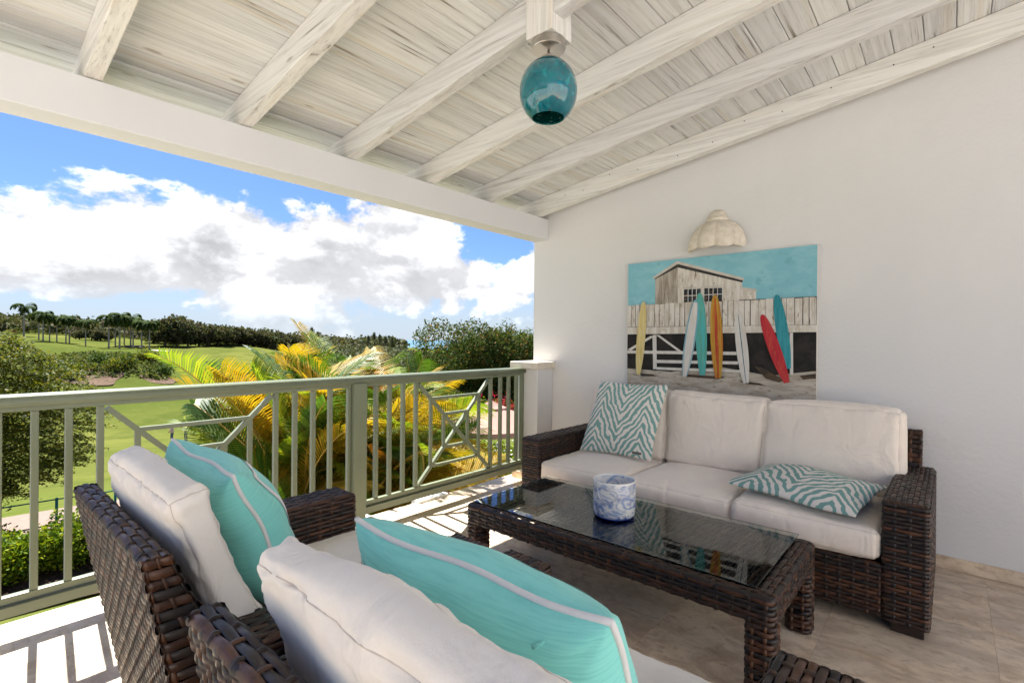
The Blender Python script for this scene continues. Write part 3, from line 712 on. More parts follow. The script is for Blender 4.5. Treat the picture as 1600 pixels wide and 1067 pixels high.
def back_panel(parent, y0, y1, xb0, xt0, zt, tb, tt, sgn, z0=.05, zmid=.56, pitch=.026, sp=.036):
    """reclined woven back. outer face x = xb0 (bottom) .. xt0 (top); thickness tb (low) .. tt (top) towards sgn"""
    mb = MB(); H_ = zt-z0
    def xo(z): return xb0+(xt0-xb0)*(z-z0)/H_
    def thk(z): return tt+(tb-tt)*np.clip((zt-z)/(zt-zmid), 0, 1)**1.6
    Nn = np.array((-sgn, 0, .0)); 
    def outer(a, b):
        z = z0+b; e = np.clip(1-(H_-b)/.02, 0, 1)
        return np.stack([xo(z)+sgn*.012*e**2, y0+a, z], -1), np.broadcast_to(Nn, (len(a), 3))
    def inner(a, b):
        z = zmid-.12+b; e = np.clip(1-(zt-z)/.02, 0, 1)
        return np.stack([xo(z)+sgn*(thk(z)-.012*e**2), y0+a, z], -1), np.broadcast_to(-Nn, (len(a), 3))
    def top(a, b):
        e = np.clip(1-np.minimum(b, tt-b)/.014, 0, 1)
        return np.stack([xo(zt)+sgn*b, y0+a, zt-.012*e**2], -1), np.broadcast_to(np.array((0, 0, 1.)), (len(a), 3))
    def end(yy, ny):
        def P(a, b):
            z = z0+b; f = a/1.0; e = np.clip(1-np.minimum(f, 1-f)/.16, 0, 1)
            return np.stack([xo(z)+sgn*thk(z)*f, yy-ny*.010*e**2, z], -1), np.broadcast_to(np.array((0, ny, 0.)), (len(a), 3))
        return P
    W_ = y1-y0
    weave(mb, outer, W_, H_, pitch, sp, sw=.5, amp=.0032)
    weave(mb, inner, W_, zt-zmid+.12, pitch, .055)
    weave(mb, top, W_, tt, tt/3, .052, amp=.0024, sw=.24, w=.95, th=.0017)
    for yy, ny in ((y0, -1), (y1, 1)): weave(mb, end(yy, ny), 1.0, H_, .026, .5, amp=.003, sw=.22, seg=6)
    zz = np.linspace(z0, zt-.006, 8); V = []; Q = []
    for z in zz:
        a, b = xo(z)+sgn*.007, xo(z)+sgn*(thk(z)-.007)
        V += [(a, y0+.008, z), (b, y0+.008, z), (b, y1-.008, z), (a, y1-.008, z)]
    for q in range(7):
        for r_ in range(4): Q.append((q*4+r_, q*4+(r_+1) % 4, (q+1)*4+(r_+1) % 4, (q+1)*4+r_))
    Q.append((28, 29, 30, 31)); mb.add(V, Q, mi=1)
    return mb.build('back_panel', ['wicker', 'core'], parent, smooth=True)

# --- sofa against the wall
sofa = empty('sofa', (3.45, 1.28, 0)); tag(sofa, 'long three-seat dark woven sofa with beige cushions against the white wall', 'sofa')
def local(o, c):
    o.data.transform(Matrix.Translation(-Vector(c))); return o
sc_ = (3.45, 1.28, 0); SP = []
SP.append(arm(sofa, 2.955, 3.93, .065, .242, .62)); SP.append(arm(sofa, 2.955, 3.93, 2.305, 2.485, .62))
mb = MB(); Wd = 2.305-.242
weave(mb, rect_P((2.965, 2.303, .055), (0, -1, 0), (0, 0, 1), (-1, 0, 0), Wd-.004, .25, edge=.006, drop=.004), Wd-.004, .25, .0188, .058)
weave(mb, rect_P((2.968, 2.303, .306), (0, -1, 0), (1, 0, 0), (0, 0, 1), Wd-.004, .10, edge=.01, drop=.006), Wd-.004, .10, .03, .05)
c_ = MB().box(2.972, 3.86, .246, 2.300, .058, .298); mb.add(c_.V[0], c_.Q[0], mi=1); SP.append(mb.build('base', ['wicker', 'core'], sofa, smooth=True))
SP.append(back_panel(sofa, .130, 2.42, 3.90, 3.992, .832, .13, .07, -1))
for x_, y_ in ((2.98, .085), (2.98, 2.36), (3.80, .085), (3.80, 2.36)): SP.append(MB().box(x_, x_+.10, y_, y_+.125, .001, .052, bev=.004).build('foot', 'foot', sofa))
cy = [.246, .932, 1.617, 2.302]
for q in range(3):
    a, b = cy[q]+.002, cy[q+1]-.002
    SP.append(box_cushion('seat_cushion', hexa(2.948, 3.74, a, b, .312, .462), (.79, b-a, .15), 'cushion', sofa, r=.034, puff=.030, wr=.010, seed=q))
    a, b = a-.035 if q == 0 else a, b
    C = [[[(3.565, a, .468), (3.655, a, .965)], [(3.565, b, .468), (3.655, b, .972)]], [[(3.78, a, .468), (3.84, a, .955)], [(3.78, b, .468), (3.84, b, .962)]]]
    SP.append(box_cushion('back_cushion', C, (.18, b-a, .50), 'cushion', sofa, r=.036, puff=.045, wr=.015, seed=10+q))
def recenter(parts, c):
    for p_ in parts:
        for q in [p_]+list(p_.children): q.data.transform(Matrix.Translation(-Vector(c)))
recenter(SP, sc_)

# --- two matching armchairs
def chair(y0, y1, yb0, yb1, xf, label, seed):
    yc = (y0+y1)/2; root = empty('armchair', (.9, yc, 0)); tag(root, label, 'armchair', 'woven armchairs facing the table')
    P_ = []
    P_.append(arm(root, .46, xf, y0, y0+.185, .615)); P_.append(arm(root, .46, xf, y1-.185, y1, .615))
    mb = MB(); ya, yb = y0+.187, y1-.187; Wd = yb-ya
    weave(mb, rect_P((xf-.012, ya, .055), (0, 1, 0), (0, 0, 1), (1, 0, 0), Wd, .25, edge=.006, drop=.004), Wd, .25, .0188, .058)
    weave(mb, rect_P((.50, ya, .306), (0, 1, 0), (1, 0, 0), (0, 0, 1), Wd, xf-.52, edge=.01, drop=.004), Wd, xf-.52, .034, .06)
    c_ = MB().box(.47, xf-.02, ya-.003, yb+.003, .058, .298); mb.add(c_.V[0], c_.Q[0], mi=1); P_.append(mb.build('base', ['wicker', 'core'], root, smooth=True))
    P_.append(back_panel(root, yb0, yb1, .455, .302, .852, .155, .062, 1))
    for x_ in (.50, xf-.12):
        for y_ in (y0+.03, y1-.155): P_.append(MB().box(x_, x_+.10, y_, y_+.125, .001, .052, bev=.004).build('foot', 'foot', root))
    P_.append(box_cushion('seat_cushion', hexa(.56, xf+.015, ya+.004, yb-.004, .312, .452), (xf-.55, Wd, .14), 'cushion2', root, r=.03, puff=.022, wr=.006, seed=seed))
    a, b = ya-.015, yb-.01
    C = [[[(.515, a, .455), (.368, a, .955)], [(.515, b, .455), (.376, b, .955)]], [[(.66, a, .455), (.462, a, .985)], [(.66, b, .455), (.472, b, .985)]]]
    P_.append(box_cushion('back_cushion', C, (.14, b-a, .52), 'cushion2', root, r=.034, puff=.036, wr=.020, seed=seed+5))
    recenter(P_, (.9, yc, 0)); return root
chair(1.262, 2.345, 1.375, 2.245, 1.335, 'dark woven armchair beside the green railing with an upright teal pillow', 30)
chair(.132, 1.19, .26, 1.06, 1.362, 'dark woven armchair whose teal pillow shows a zip pull and brown tag', 50)

# --- coffee table
tx0, tx1, ty0, ty1 = 2.03, 2.765, .485, 2.125
tab = empty('coffee_table', (2.4, 1.3, 0)); tag(tab, 'low dark woven coffee table with a clear glass top', 'table'); P_ = []
mb = MB(); L, s, O = path_fn([(tx0, ty0), (tx1, ty0), (tx1, ty1), (tx0, ty1)], .03)
weave(mb, loop_P(L, s, O, .302), L, .098, .0205, .060, closed=True, amp=.0030)
lp = loop_P(L, s, O, 0)
def rim(a, b):                         # strands lying along the rounded top border
    p, n = lp(a, 0*a); t = b/.075*np.pi/2*1.0; k = np.clip(b/.03, 0, 1)
    return p+np.stack([0*a, 0*a, .400+.012*np.sin(k*np.pi/2)], -1)-n*(b-.006)[:, None], n*(1-k)[:, None]*.7+np.array((0, 0, 1.))*(.4+k)[:, None]*.7
weave(mb, rim, L, .075, .025, .066, closed=True, amp=.0026, sw=.26)
mt = MB(); weave(mt, lambda a, b: (np.stack([tx0+.06+a, ty0+.06+b, np.full(len(a), .405)], -1), np.broadcast_to(np.array((0, 0, 1.)), (len(a), 3))), tx1-tx0-.12, ty1-ty0-.12, .0165, .13, w=.80, sw=.12, amp=.0032)
c_ = MB().box(tx0+.0505, tx1-.0505, ty0+.0505, 1.66, .384, .393).box(tx0+.012, tx0+.05, ty0+.012, ty1-.012, .305, .394).box(tx1-.05, tx1-.012, ty0+.012, ty1-.012, .305, .394).box(tx0+.0505, tx1-.0505, ty0+.012, ty0+.05, .305, .394).box(tx0+.0505, tx1-.0505, ty1-.05, ty1-.012, .305, .394)
mb.add(np.concatenate(c_.V), np.concatenate(c_.Q), mi=1); P_.append(mb.build('frame', ['wicker', 'core'], tab, smooth=True)); P_.append(mt.build('woven_top', 'wicker_top', tab, smooth=True))
for x_ in (tx0, tx1-.105):
    for y_ in (ty0, ty1-.105):
        mb = MB(); L, s, O = path_fn([(x_, y_), (x_+.105, y_), (x_+.105, y_+.105), (x_, y_+.105)], .03)
        weave(mb, loop_P(L, s, O, .002), L, .30, .0215, .05, closed=True, amp=.0036, th=.0028)
        c_ = MB().box(x_+.010, x_+.095, y_+.010, y_+.095, .003, .304); mb.add(c_.V[0], c_.Q[0], mi=1); P_.append(mb.build('leg', ['wicker', 'core'], tab, smooth=True))
P_.append(MB().box(2.064, 2.789, .556, 2.116, .4165, .4225, bev=.0015).build('glass_top', 'glass', tab)); recenter(P_, (2.4, 1.3, 0))

# ------------------------------------------------------------------ loose pillows
def pillow(name, corners, T, mat, seed=0, wr=.007, n=44, ear=.05, pw=.45, label=None, loc=None, flange=0.):
    """corners: (u0v0, u1v0, u1v1, u0v1); the front is towards (du x dv)"""
    c = [np.array(q, float) for q in corners]; rs = np.random.default_rng(seed)
    K = rs.normal(0, 1, (16, 2)); ph = rs.uniform(0, 6.28, 16)
    nrm = np.cross(c[1]-c[0], c[3]-c[0]); nrm /= np.linalg.norm(nrm)
    def S(u, v, side):
        pu = u*(1-ear*(1-v**2)*np.abs(u)**2); pv = v*(1-ear*(1-u**2)*np.abs(v)**2)
        a, b = (pu+1)/2, (pv+1)/2
        base = np.outer((1-a)*(1-b), c[0])+np.outer(a*(1-b), c[1])+np.outer(a*b, c[2])+np.outer((1-a)*b, c[3])
        g = np.zeros(len(u))
        for m_ in range(16): g += np.sin((u*K[m_, 0]+v*K[m_, 1])*(2.2 if m_ < 7 else 6.5)+ph[m_])*(1 if m_ < 7 else .45)
        fu = np.clip((1-np.abs(u))/(1-flange), 0, 1) if flange else 1-u**2; fv = np.clip((1-np.abs(v))/(1-flange), 0, 1) if flange else 1-v**2
        prof_ = np.clip((1-u**2)*(1-v**2), 0, 1)**pw
        rad_ = np.sin(9*np.arctan2(v-np.sign(v), u-np.sign(u)))*np.exp(-((1-np.abs(u))**2+(1-np.abs(v))**2)*9)
        return base+np.outer(side*(T/2*prof_)+(g*wr*.4+side*rad_*wr*.8)*prof_**.6, nrm)+np.outer(.006*np.sin(5*u+seed)*(1-prof_)+.006*np.sin(6*v+seed*2)*(1-prof_), nrm)
    t = np.sin(np.linspace(-np.pi/2, np.pi/2, n+1)); U, W_ = np.meshgrid(t, t, indexing='ij'); u, v = U.ravel(), W_.ravel()
    ctr = sum(c)/4
    Vf, Vb = S(u, v, 1), S(u, v, -1); N = (n+1)**2; ids = np.arange(N).reshape(n+1, n+1); idb = ids+N
    bd = np.zeros((n+1, n+1), bool); bd[0] = bd[-1] = True; bd[:, 0] = bd[:, -1] = True; idb[bd] = ids[bd]
    q = lambda d: np.stack([d[:-1, :-1], d[1:, :-1], d[1:, 1:], d[:-1, 1:]], -1).reshape(-1, 4)
    uv = np.stack([(u+1)/2, (v+1)/2], -1)
    me = np_mesh(name, np.vstack([Vf, Vb])-ctr, np.concatenate([q(ids), q(idb)[:, ::-1]]), mat, smooth=True, uv=np.vstack([uv, uv]))
    o = mesh_obj(name, me, loc=ctr)
    e = np.linspace(-1, 1, 50)[:-1]; one = np.ones(49)
    per = np.concatenate([S(e, -one, 1), S(one, e, 1), S(-e, one, 1), S(-one, -e, 1)])-ctr
    return o, S, per, ctr, nrm
def teal_pillow(corners, label, seed, zip_=False):
    o, S, per, ctr, nrm = pillow('throw_pillow', corners, .25, 'teal', seed, wr=.009, pw=.36)
    tag(o, label, 'pillow', 'teal throw pillows on the armchairs')
    MB().tube(per, .0062, 8, closed=True).build('piping', 'cord', o, smooth=True)
    mb = MB(); ri, ro = .70, .78                       # flat white ribbon sewn as a frame on the front
    e = np.linspace(-1, 1, 41)
    for sx in range(4):
        A = []
        for k in (ri, ro):
            a, b = e*k, np.full(41, -k)
            for _ in range(sx): a, b = -b, a
            A.append(S(a, b, 1)+nrm*.0028-ctr)
        V = np.concatenate(A); i_ = np.arange(40); mb.add(V, np.stack([i_, i_+1, i_+42, i_+41], -1))
    mb.build('ribbon', 'ribbon', o, smooth=True)
    if zip_:
        a = S(np.array([-.70, -.79]), np.array([.93, .915]), -1)-ctr-nrm*.004
        d = np.array((0, 0, -1.)); p0 = a[0]; MB().tube([p0, p0+(a[0]-a[1])*.35+d*.010, p0+(a[0]-a[1])*.75+d*.016], [.002, .0042, .0035], 6).build('zip_pull', 'teal', o, smooth=True)
        uu, vv = np.meshgrid(np.linspace(.86, .72, 6), np.linspace(.70, .83, 6), indexing='ij'); V = S(uu.ravel(), vv.ravel(), -1)-nrm*.006-ctr
        i_, j_ = np.meshgrid(np.arange(5), np.arange(5), indexing='ij'); MB().add(V, np.stack([i_*6+j_, i_*6+j_+1, (i_+1)*6+j_+1, (i_+1)*6+j_], -1).reshape(-1, 4)).build('care_tag', 'tag', o)
    return o
# corners: (near low), (far low), (far top), (near top); front faces +x
teal_pillow([(.79, 1.56, .475), (.80, 2.19, .475), (.565, 2.16, .985), (.560, 1.535, .972)], 'upright teal pillow with white ribbon frame leaning in the armchair beside the railing', 3)
teal_pillow([(.87, .33, .470), (.86, .95, .475), (.595, .965, .970), (.655, .375, .945)], 'wide teal pillow with white piping, zip pull and brown tag', 8, True)
def zebra_pillow(corners, T, label, seed):
    o, S, per, ctr, nrm = pillow('throw_pillow', corners, T, 'zebra', seed, wr=.005, ear=.035, pw=.55, flange=.05)
    tag(o, label, 'pillow', 'zebra print pillows on the sofa')
    return o, S, ctr, nrm
o, S, ctr, nrm = zebra_pillow([(3.335, 2.205, .505), (3.39, 1.63, .500), (3.515, 1.555, 1.045), (3.47, 2.095, 1.045)], .15, 'square zebra print pillow standing upright against the sofa back', 5)
pass
uu, vv = np.meshgrid(np.linspace(.52, .76, 6), np.linspace(-.90, -.84, 4), indexing='ij'); V = S(uu.ravel(), vv.ravel(), 1)+nrm*.003-ctr
i_, j_ = np.meshgrid(np.arange(5), np.arange(3), indexing='ij'); MB().add(V, np.stack([i_*4+j_, i_*4+j_+1, (i_+1)*4+j_+1, (i_+1)*4+j_], -1).reshape(-1, 4)).build('care_tag', 'tag', o)
zebra_pillow([(3.09, 1.005, .535), (2.93, .345, .515), (3.44, .255, .575), (3.66, .875, .575)], .13, 'zebra print pillow lying flat on the sofa seat by its arm', 9)

# ------------------------------------------------------------------ mug, lamps, painting
mug = MB().lathe([(0, .006), (.066, .006), (.066, 0), (.073, .003), (.078, .012), (.0795, .03), (.0795, .127), (.078, .130), (.0755, .130), (.0745, .126), (.0745, .02), (.06, .012), (0, .011)], 64).build('ceramic_pot', 'mug', smooth=True, loc=(2.405, 1.365, .4228)); mug.scale = (1.42, 1.42, 1.52)
tag(mug, 'blue and white marbled ceramic candle pot on the glass table top', 'pot')
lamp = empty('ceiling_lamp', (1.86, 1.418, 2.7485)); tag(lamp, 'teal speckled glass globe lamp hanging from the roof post', 'lamp')
MB().lathe([(0, 0), (.0775, 0), (.0785, -.003), (.0785, -.036), (.0765, -.0385), (0, -.0385)], 56).build('canopy', 'nickel', lamp, smooth=False)
MB().lathe([(0, -.0386), (.0055, -.0386), (.0055, -.060), (.009, -.061), (.009, -.066), (0, -.066)], 20).build('stem', 'nickel', lamp, smooth=True)
MB().lathe([(0, -.0662), (.024, -.0662), (.030, -.069), (.031, -.087), (0, -.087)], 40).build('cap', 'nickel', lamp)
gp = []; zc, rz = -.230, .147
for t in np.linspace(.20, 2.58, 40): gp.append((.134*math.sin(t)**.94, zc+rz*math.cos(t)))
gl = MB().lathe([(.02, gp[0][1]+.003)]+gp, 72).build('globe', 'teal_glass', lamp, smooth=True)
gi = [(r*.965 if q else r, z) for q, (r, z) in enumerate(reversed(gp))]; gi = [(gp[-1][0], gp[-1][1])]+[(.128*math.sin(t)**.94, zc+(rz-.005)*math.cos(t)) for t in np.linspace(2.57, .25, 32)]+[(0, zc+rz-.008)]
MB().lathe(gi, 72).build('globe_inside', 'teal_in', lamp, smooth=True)
# fluted half-dome wall light
sc = empty('wall_light', (WX, 1.392, 2.10)); tag(sc, 'fluted sandstone shell wall light above the painting', 'wall light')
a = np.linspace(-np.pi/2, np.pi/2, 121); prof_ = [(.222, 0), (.232, .018), (.229, .05), (.218, .09), (.196, .132), (.160, .172), (.115, .200), (.078, .212)]
def shell(prof_, flute, thick=0.):
    V = []
    for r, z in prof_:
        k = np.abs(np.sin(a*4.5+np.pi*.25)); rr = (r-thick)*(1-flute*(1-k**.55)*min(1, r/.15)); zz = z-.016*k*(1-z/.22)*(flute > 0)
        V.append(np.stack([-rr*np.cos(a)*.80, rr*np.sin(a), zz+0*a], -1))
    return np.concatenate(V)
mb = MB(); n_ = len(a)
def strip(V, m_, flip=False):
    i_, j_ = np.meshgrid(np.arange(m_-1), np.arange(n_-1), indexing='ij'); q = np.stack([i_*n_+j_, i_*n_+j_+1, (i_+1)*n_+j_+1, (i_+1)*n_+j_], -1).reshape(-1, 4)
    mb.add(V, q[:, ::-1] if flip else q)
strip(shell(prof_, .12), len(prof_)); strip(shell(prof_[:-1]+[(.06, .195)], .10, .018), len(prof_), True)
e0, e1 = shell(prof_[:1], .12), shell(prof_[:1], .10, .018); mb.add(np.vstack([e0, e1]), [(q, n_+q, n_+q+1, q+1) for q in range(n_-1)])
mb.build('shade', 'sandstone', sc, smooth=True)
mb = MB(); strip(shell([(.080, .206), (.088, .214), (.088, .226), (.080, .236), (.072, .240), (.068, .258), (.056, .280), (.036, .294), (.0, .298)], 0), 9); mb.build('finial', 'sandstone', sc, smooth=True)

# ------------------------------------------------------------------ painting on the wall
PX = 3.9985
pt = empty('painting', (PX, 1.424, .93)); tag(pt, 'large canvas painting of surfboards leaning on a white fence', 'painting')
for nm, c1, c2, sc, c3 in (('p_sky', (.20, .45, .52), (.25, .50, .56), (4, 5, 9), (.17, .40, .46)), ('p_white', (.64, .61, .55), (.50, .45, .38), (30, 26, 7), (.24, .19, .14)),
        ('p_grey', (.26, .225, .18), (.44, .40, .34), (20, 30, 4), (.13, .10, .07)), ('p_black', (.018, .017, .016), (.032, .029, .026), (8, 8, 8), None),
        ('p_sand', (.50, .455, .385), (.36, .315, .25), (8, 7, 34), (.20, .135, .075)), ('p_roof', (.56, .52, .46), (.46, .42, .36), (8, 8, 8), None),
        ('p_dark', (.035, .035, .032), (.06, .055, .05), (9, 9, 9), None), ('p_glass', (.012, .014, .018), (.05, .06, .07), (22, 22, 22), (.20, .08, .03)),
        ('p_yellow', (.58, .46, .17), (.62, .54, .30), (60, 60, 5), (.42, .24, .09)), ('p_teal', (.030, .215, .26), (.05, .30, .34), (50, 50, 4), None),
        ('p_red', (.40, .028, .040), (.46, .05, .05), (50, 50, 5), (.42, .13, .04)), ('p_green', (.10, .32, .24), (.08, .40, .42), (60, 60, 2.5), (.18, .42, .32)),
        ('p_board', (.62, .60, .56), (.55, .52, .48), (40, 40, 6), None), ('p_blue', (.16, .34, .44), (.30, .46, .52), (30, 30, 6), None),
        ('p_gold', (.42, .27, .045), (.44, .15, .03), (60, 60, 4), (.46, .36, .06)), ('p_stripe', (.36, .04, .03), (.44, .12, .03), (40, 40, 6), None), ('p_line', (.02, .10, .17), (.03, .14, .2), (20, 20, 20), None),
        ('p_shade', (.10, .07, .045), (.05, .04, .03), (10, 9, 30), None), ('p_canvas', (.60, .58, .53), (.56, .53, .48), (60, 60, 60), None)):
    MAT[nm] = paint(nm, c1, c2, sc, c3=c3)
b_ = MB().box(PX, WX-.001, .702, 2.147, .93, 2.041, bev=.002); b_.V = [v-np.array((PX, 1.424, .93)) for v in b_.V]; b_.build('canvas', 'p_canvas', pt)
LY = [0]
def poly(name, pts, mat, curve=False):
    """flat paint shape on the canvas, in (y, z)"""
    LY[0] += 1; x = -.0004-.00022*LY[0]
    V = [(x, y-1.424, z-.93) for y, z in pts]; bm = bmesh.new(); f = bm.faces.new([bm.verts.new(v) for v in V]); bm.normal_update()
    if f.normal.x > 0: f.normal_flip()
    bmesh.ops.triangulate(bm, faces=bm.faces[:]); return MB().bm(bm).build(name, mat, pt)
poly('painted_sky', [(2.147, 2.041), (.702, 2.041), (.702, 1.66), (2.147, 1.66)], 'p_sky')
poly('painted_sand', [(2.147, 1.16), (.702, 1.19), (.702, .931), (2.147, .931)], 'p_sand')
poly('painted_shed_side', [(1.894, 1.914), (1.695, 2.003), (1.692, 1.675), (1.892, 1.677)], 'p_grey')
poly('painted_shed_front', [(1.695, 2.003), (1.194, 1.831), (1.193, 1.672), (1.692, 1.675)], 'p_white')
poly('painted_annex', [(1.195, 1.772), (1.095, 1.752), (1.095, 1.675), (1.194, 1.672)], 'p_white')
poly('painted_eave', [(1.907, 1.895), (1.7, 2.002), (1.695, 1.975), (1.891, 1.892)], 'p_dark')
poly('painted_eave', [(1.695, 2.001), (1.185, 1.831), (1.194, 1.814), (1.695, 1.972)], 'p_dark')
poly('painted_roof', [(1.914, 1.909), (1.703, 2.026), (1.698, 2.001), (1.907, 1.893)], 'p_roof')
poly('painted_roof', [(1.703, 2.026), (1.18, 1.847), (1.18, 1.826), (1.698, 2.001)], 'p_roof')
poly('painted_roof', [(1.197, 1.779), (1.09, 1.756), (1.09, 1.738), (1.196, 1.761)], 'p_roof')
poly('painted_window', [(1.643, 1.788), (1.506, 1.787), (1.505, 1.679), (1.642, 1.681)], 'p_glass')
poly('painted_window', [(1.477, 1.787), (1.34, 1.783), (1.34, 1.677), (1.476, 1.679)], 'p_glass')
for a, b in ((1.642, 1.506), (1.476, 1.34)):
    for k in range(1, 4): t = a+(b-a)*k/4; poly('painted_muntin', [(t+.0025, 1.787), (t-.0025, 1.787), (t-.0025, 1.68), (t+.0025, 1.68)], 'p_board')
    for z in (1.735,): poly('painted_muntin', [(a, z+.003), (b, z+.003), (b, z-.003), (a, z-.003)], 'p_board')
poly('painted_frame', [(1.655, 1.806), (1.33, 1.80), (1.33, 1.79), (1.655, 1.796)], 'p_roof')
poly('painted_gloom', [(2.147, 1.43), (.702, 1.44), (.702, 1.168), (1.0, 1.12), (1.35, 1.17), (1.75, 1.115), (2.147, 1.125)], 'p_black')
poly('painted_gap', [(2.147, 1.678), (.702, 1.684), (.702, 1.48), (2.147, 1.48)], 'p_dark')
y = 2.147
while y > .71:
    wd = random.uniform(.030, .055); y1 = max(y-wd, .702); t = random.uniform(-.004, .004); g = random.uniform(.001, .0055)
    poly('painted_plank', [(y, 1.679+t), (y1+g, 1.680+t), (y1+g+random.uniform(-.002, .003), 1.489), (y-.001, 1.489)], 'p_white'); y = y1
poly('painted_rail', [(2.147, 1.486), (.702, 1.487), (.702, 1.437), (2.147, 1.424)], 'p_white')
for p_ in ([(1.908, 1.417), (1.873, 1.419), (1.867, 1.131), (1.9, 1.129)], [(2.147, 1.283), (1.226, 1.29), (1.226, 1.265), (2.146, 1.257)], [(1.868, 1.209), (1.215, 1.217), (1.215, 1.194), (1.867, 1.183)],
           [(1.87, 1.148), (1.185, 1.153), (1.185, 1.134), (1.87, 1.126)], [(1.876, 1.417), (1.846, 1.417), (1.643, 1.279), (1.674, 1.278)], [(1.923, 1.412), (1.9, 1.4), (2.11, 1.282), (2.139, 1.291)], [(.866, 1.433), (.845, 1.433), (.841, 1.134), (.862, 1.133)]):
    poly('painted_trestle', p_, 'p_board')
for p_ in ([(1.10, 1.185), (1.05, 1.18), (.90, 1.095), (.93, 1.075), (1.02, 1.10)], [(2.05, 1.09), (1.9, 1.085), (1.87, 1.07), (2.0, 1.065)], [(1.6, 1.10), (1.3, 1.095), (1.36, 1.075), (1.62, 1.08)], [(1.21, 1.07), (1.06, 1.062), (1.02, 1.045), (1.15, 1.05)], [(.80, 1.13), (.702, 1.15), (.702, 1.115), (.78, 1.105)]):
    poly('painted_shadow', p_, 'p_shade')
def surf(top, bot, wd, mat, inner=None, iw=.5):
    top, bot = np.array(top), np.array(bot); ax = bot-top; nn = np.array((-ax[1], ax[0]))/np.linalg.norm(ax)
    t = np.concatenate([1-np.cos(np.linspace(0, np.pi/2, 9)), []])*.5; t = np.concatenate([t, np.linspace(.58, 1, 7)])
    hw = lambda t: wd/2*np.where(t < .5, np.sin(np.arccos(np.clip(1-t/.5, -1, 1)))**.8, 1-.55*((t-.5)/.5)**2.2)
    def outl(s): return [tuple(top+ax*q+nn*h*s) for q, h in zip(t, hw(t))]+[tuple(top+ax*q-nn*h*s) for q, h in reversed(list(zip(t, hw(t))))][:-1]
    poly('painted_surfboard', outl(1), mat)
    if inner: poly('painted_surfboard_stripe', [tuple(top+ax*q+nn*h*iw) for q, h in zip(t[2:], hw(t[2:]))]+[tuple(top+ax*q-nn*h*iw) for q, h in reversed(list(zip(t[2:], hw(t[2:]))))], inner)
surf((1.989, 1.705), (2.036, 1.078), .080, 'p_yellow')
surf((.953, 1.708), (.874, 1.176), .080, 'p_teal')
surf((1.049, 1.567), (.881, 1.076), .082, 'p_red')
surf((1.509, 1.753), (1.481, 1.099), .090, 'p_green')
surf((1.538, 1.70), (1.626, 1.084), .088, 'p_blue', 'p_board', .72)
surf((1.39, 1.729), (1.36, 1.083), .094, 'p_gold', 'p_stripe', .26)
surf((1.218, 1.593), (1.155, 1.057), .084, 'p_board', 'p_line', .07)

# ------------------------------------------------------------------ plants
def leaf_cards(C, size, asp=.45, up=.3, curl=.0, R=rng):
    """one folded diamond leaf per centre: (n,3) -> verts, tris"""
    n = len(C); size = np.broadcast_to(size, (n,)); d = R.normal(0, 1, (n, 3)); d[:, 2] *= (1-up); d /= np.linalg.norm(d, axis=1, keepdims=True)
    s = R.normal(0, 1, (n, 3)); s[:, 2] *= (1-up); s -= d*(s*d).sum(1, keepdims=True); s /= np.linalg.norm(s, axis=1, keepdims=True)+1e-9
    a = C-d*size[:, None]*.5; b = C+d*size[:, None]*.5; m_ = C-d*size[:, None]*.05; l = m_+s*(size*asp*.5)[:, None]; r = m_-s*(size*asp*.5)[:, None]
    V = np.stack([a, l, b, r], 1).reshape(-1, 3); k = np.arange(n)*4
    return V, np.stack([k, k+1, k+2, k+3], -1)
def clumpy(lobes, nclump, per, spread, R, flat=1., inner=.72):
    out_ = []
    vol = np.array([l[3]*l[4]*l[5] for l in lobes])**.67; vol /= vol.sum()
    for (cx, cy, cz, rx, ry, rz), f in zip(lobes, vol):
        k = max(1, int(nclump*f)); d = R.normal(0, 1, (k, 3)); d /= np.linalg.norm(d, axis=1, keepdims=True)
        rr = inner+(1.04-inner)*R.random(k)**.6; c = np.array((cx, cy, cz))+d*np.array((rx, ry, rz))*rr[:, None]
        c += R.normal(0, .05, (k, 3))*np.array((rx, ry, rz))
        p = np.repeat(c, per, 0)+R.normal(0, 1, (k*per, 3))*np.array((spread, spread, spread*flat)); out_.append(p)
    return np.concatenate(out_)
def trunk_mesh(h, r, lean=(0, 0), limbs=0, R=None, spread=1.):
    mb = MB(); z = np.linspace(-.3, h, 9); t = np.clip(z/h, 0, 1)
    base = np.stack([lean[0]*t**1.5+.04*np.sin(z*2.1), lean[1]*t**1.5+.04*np.cos(z*1.7), z], -1); mb.tube(base, r*(1.15-.55*t), 8)
    for q in range(limbs):
        s_ = base[5+q % 3]; a = 2*np.pi*q/limbs+.6; e = np.array((math.cos(a), math.sin(a), .75))*spread*(.8+.4*(R.random() if R is not None else .5))
        tt = np.linspace(0, 1, 6)[:, None]; mb.tube(s_+e*tt+np.array((0, 0, .25))*tt**2*spread, r*.45*(1-.75*tt[:, 0]), 6)
    return mb
def tree(name, label, cat, loc, crown, trunk, cmat, tmat='bark', group=None):
    o = empty(name, loc); tag(o, label, cat, group)
    mesh_obj('crown', crown if not isinstance(crown, tuple) else np_mesh('crown', crown[0], crown[1], cmat), o)
    if trunk is not None: trunk.build('trunk', tmat, o, smooth=True)
    return o
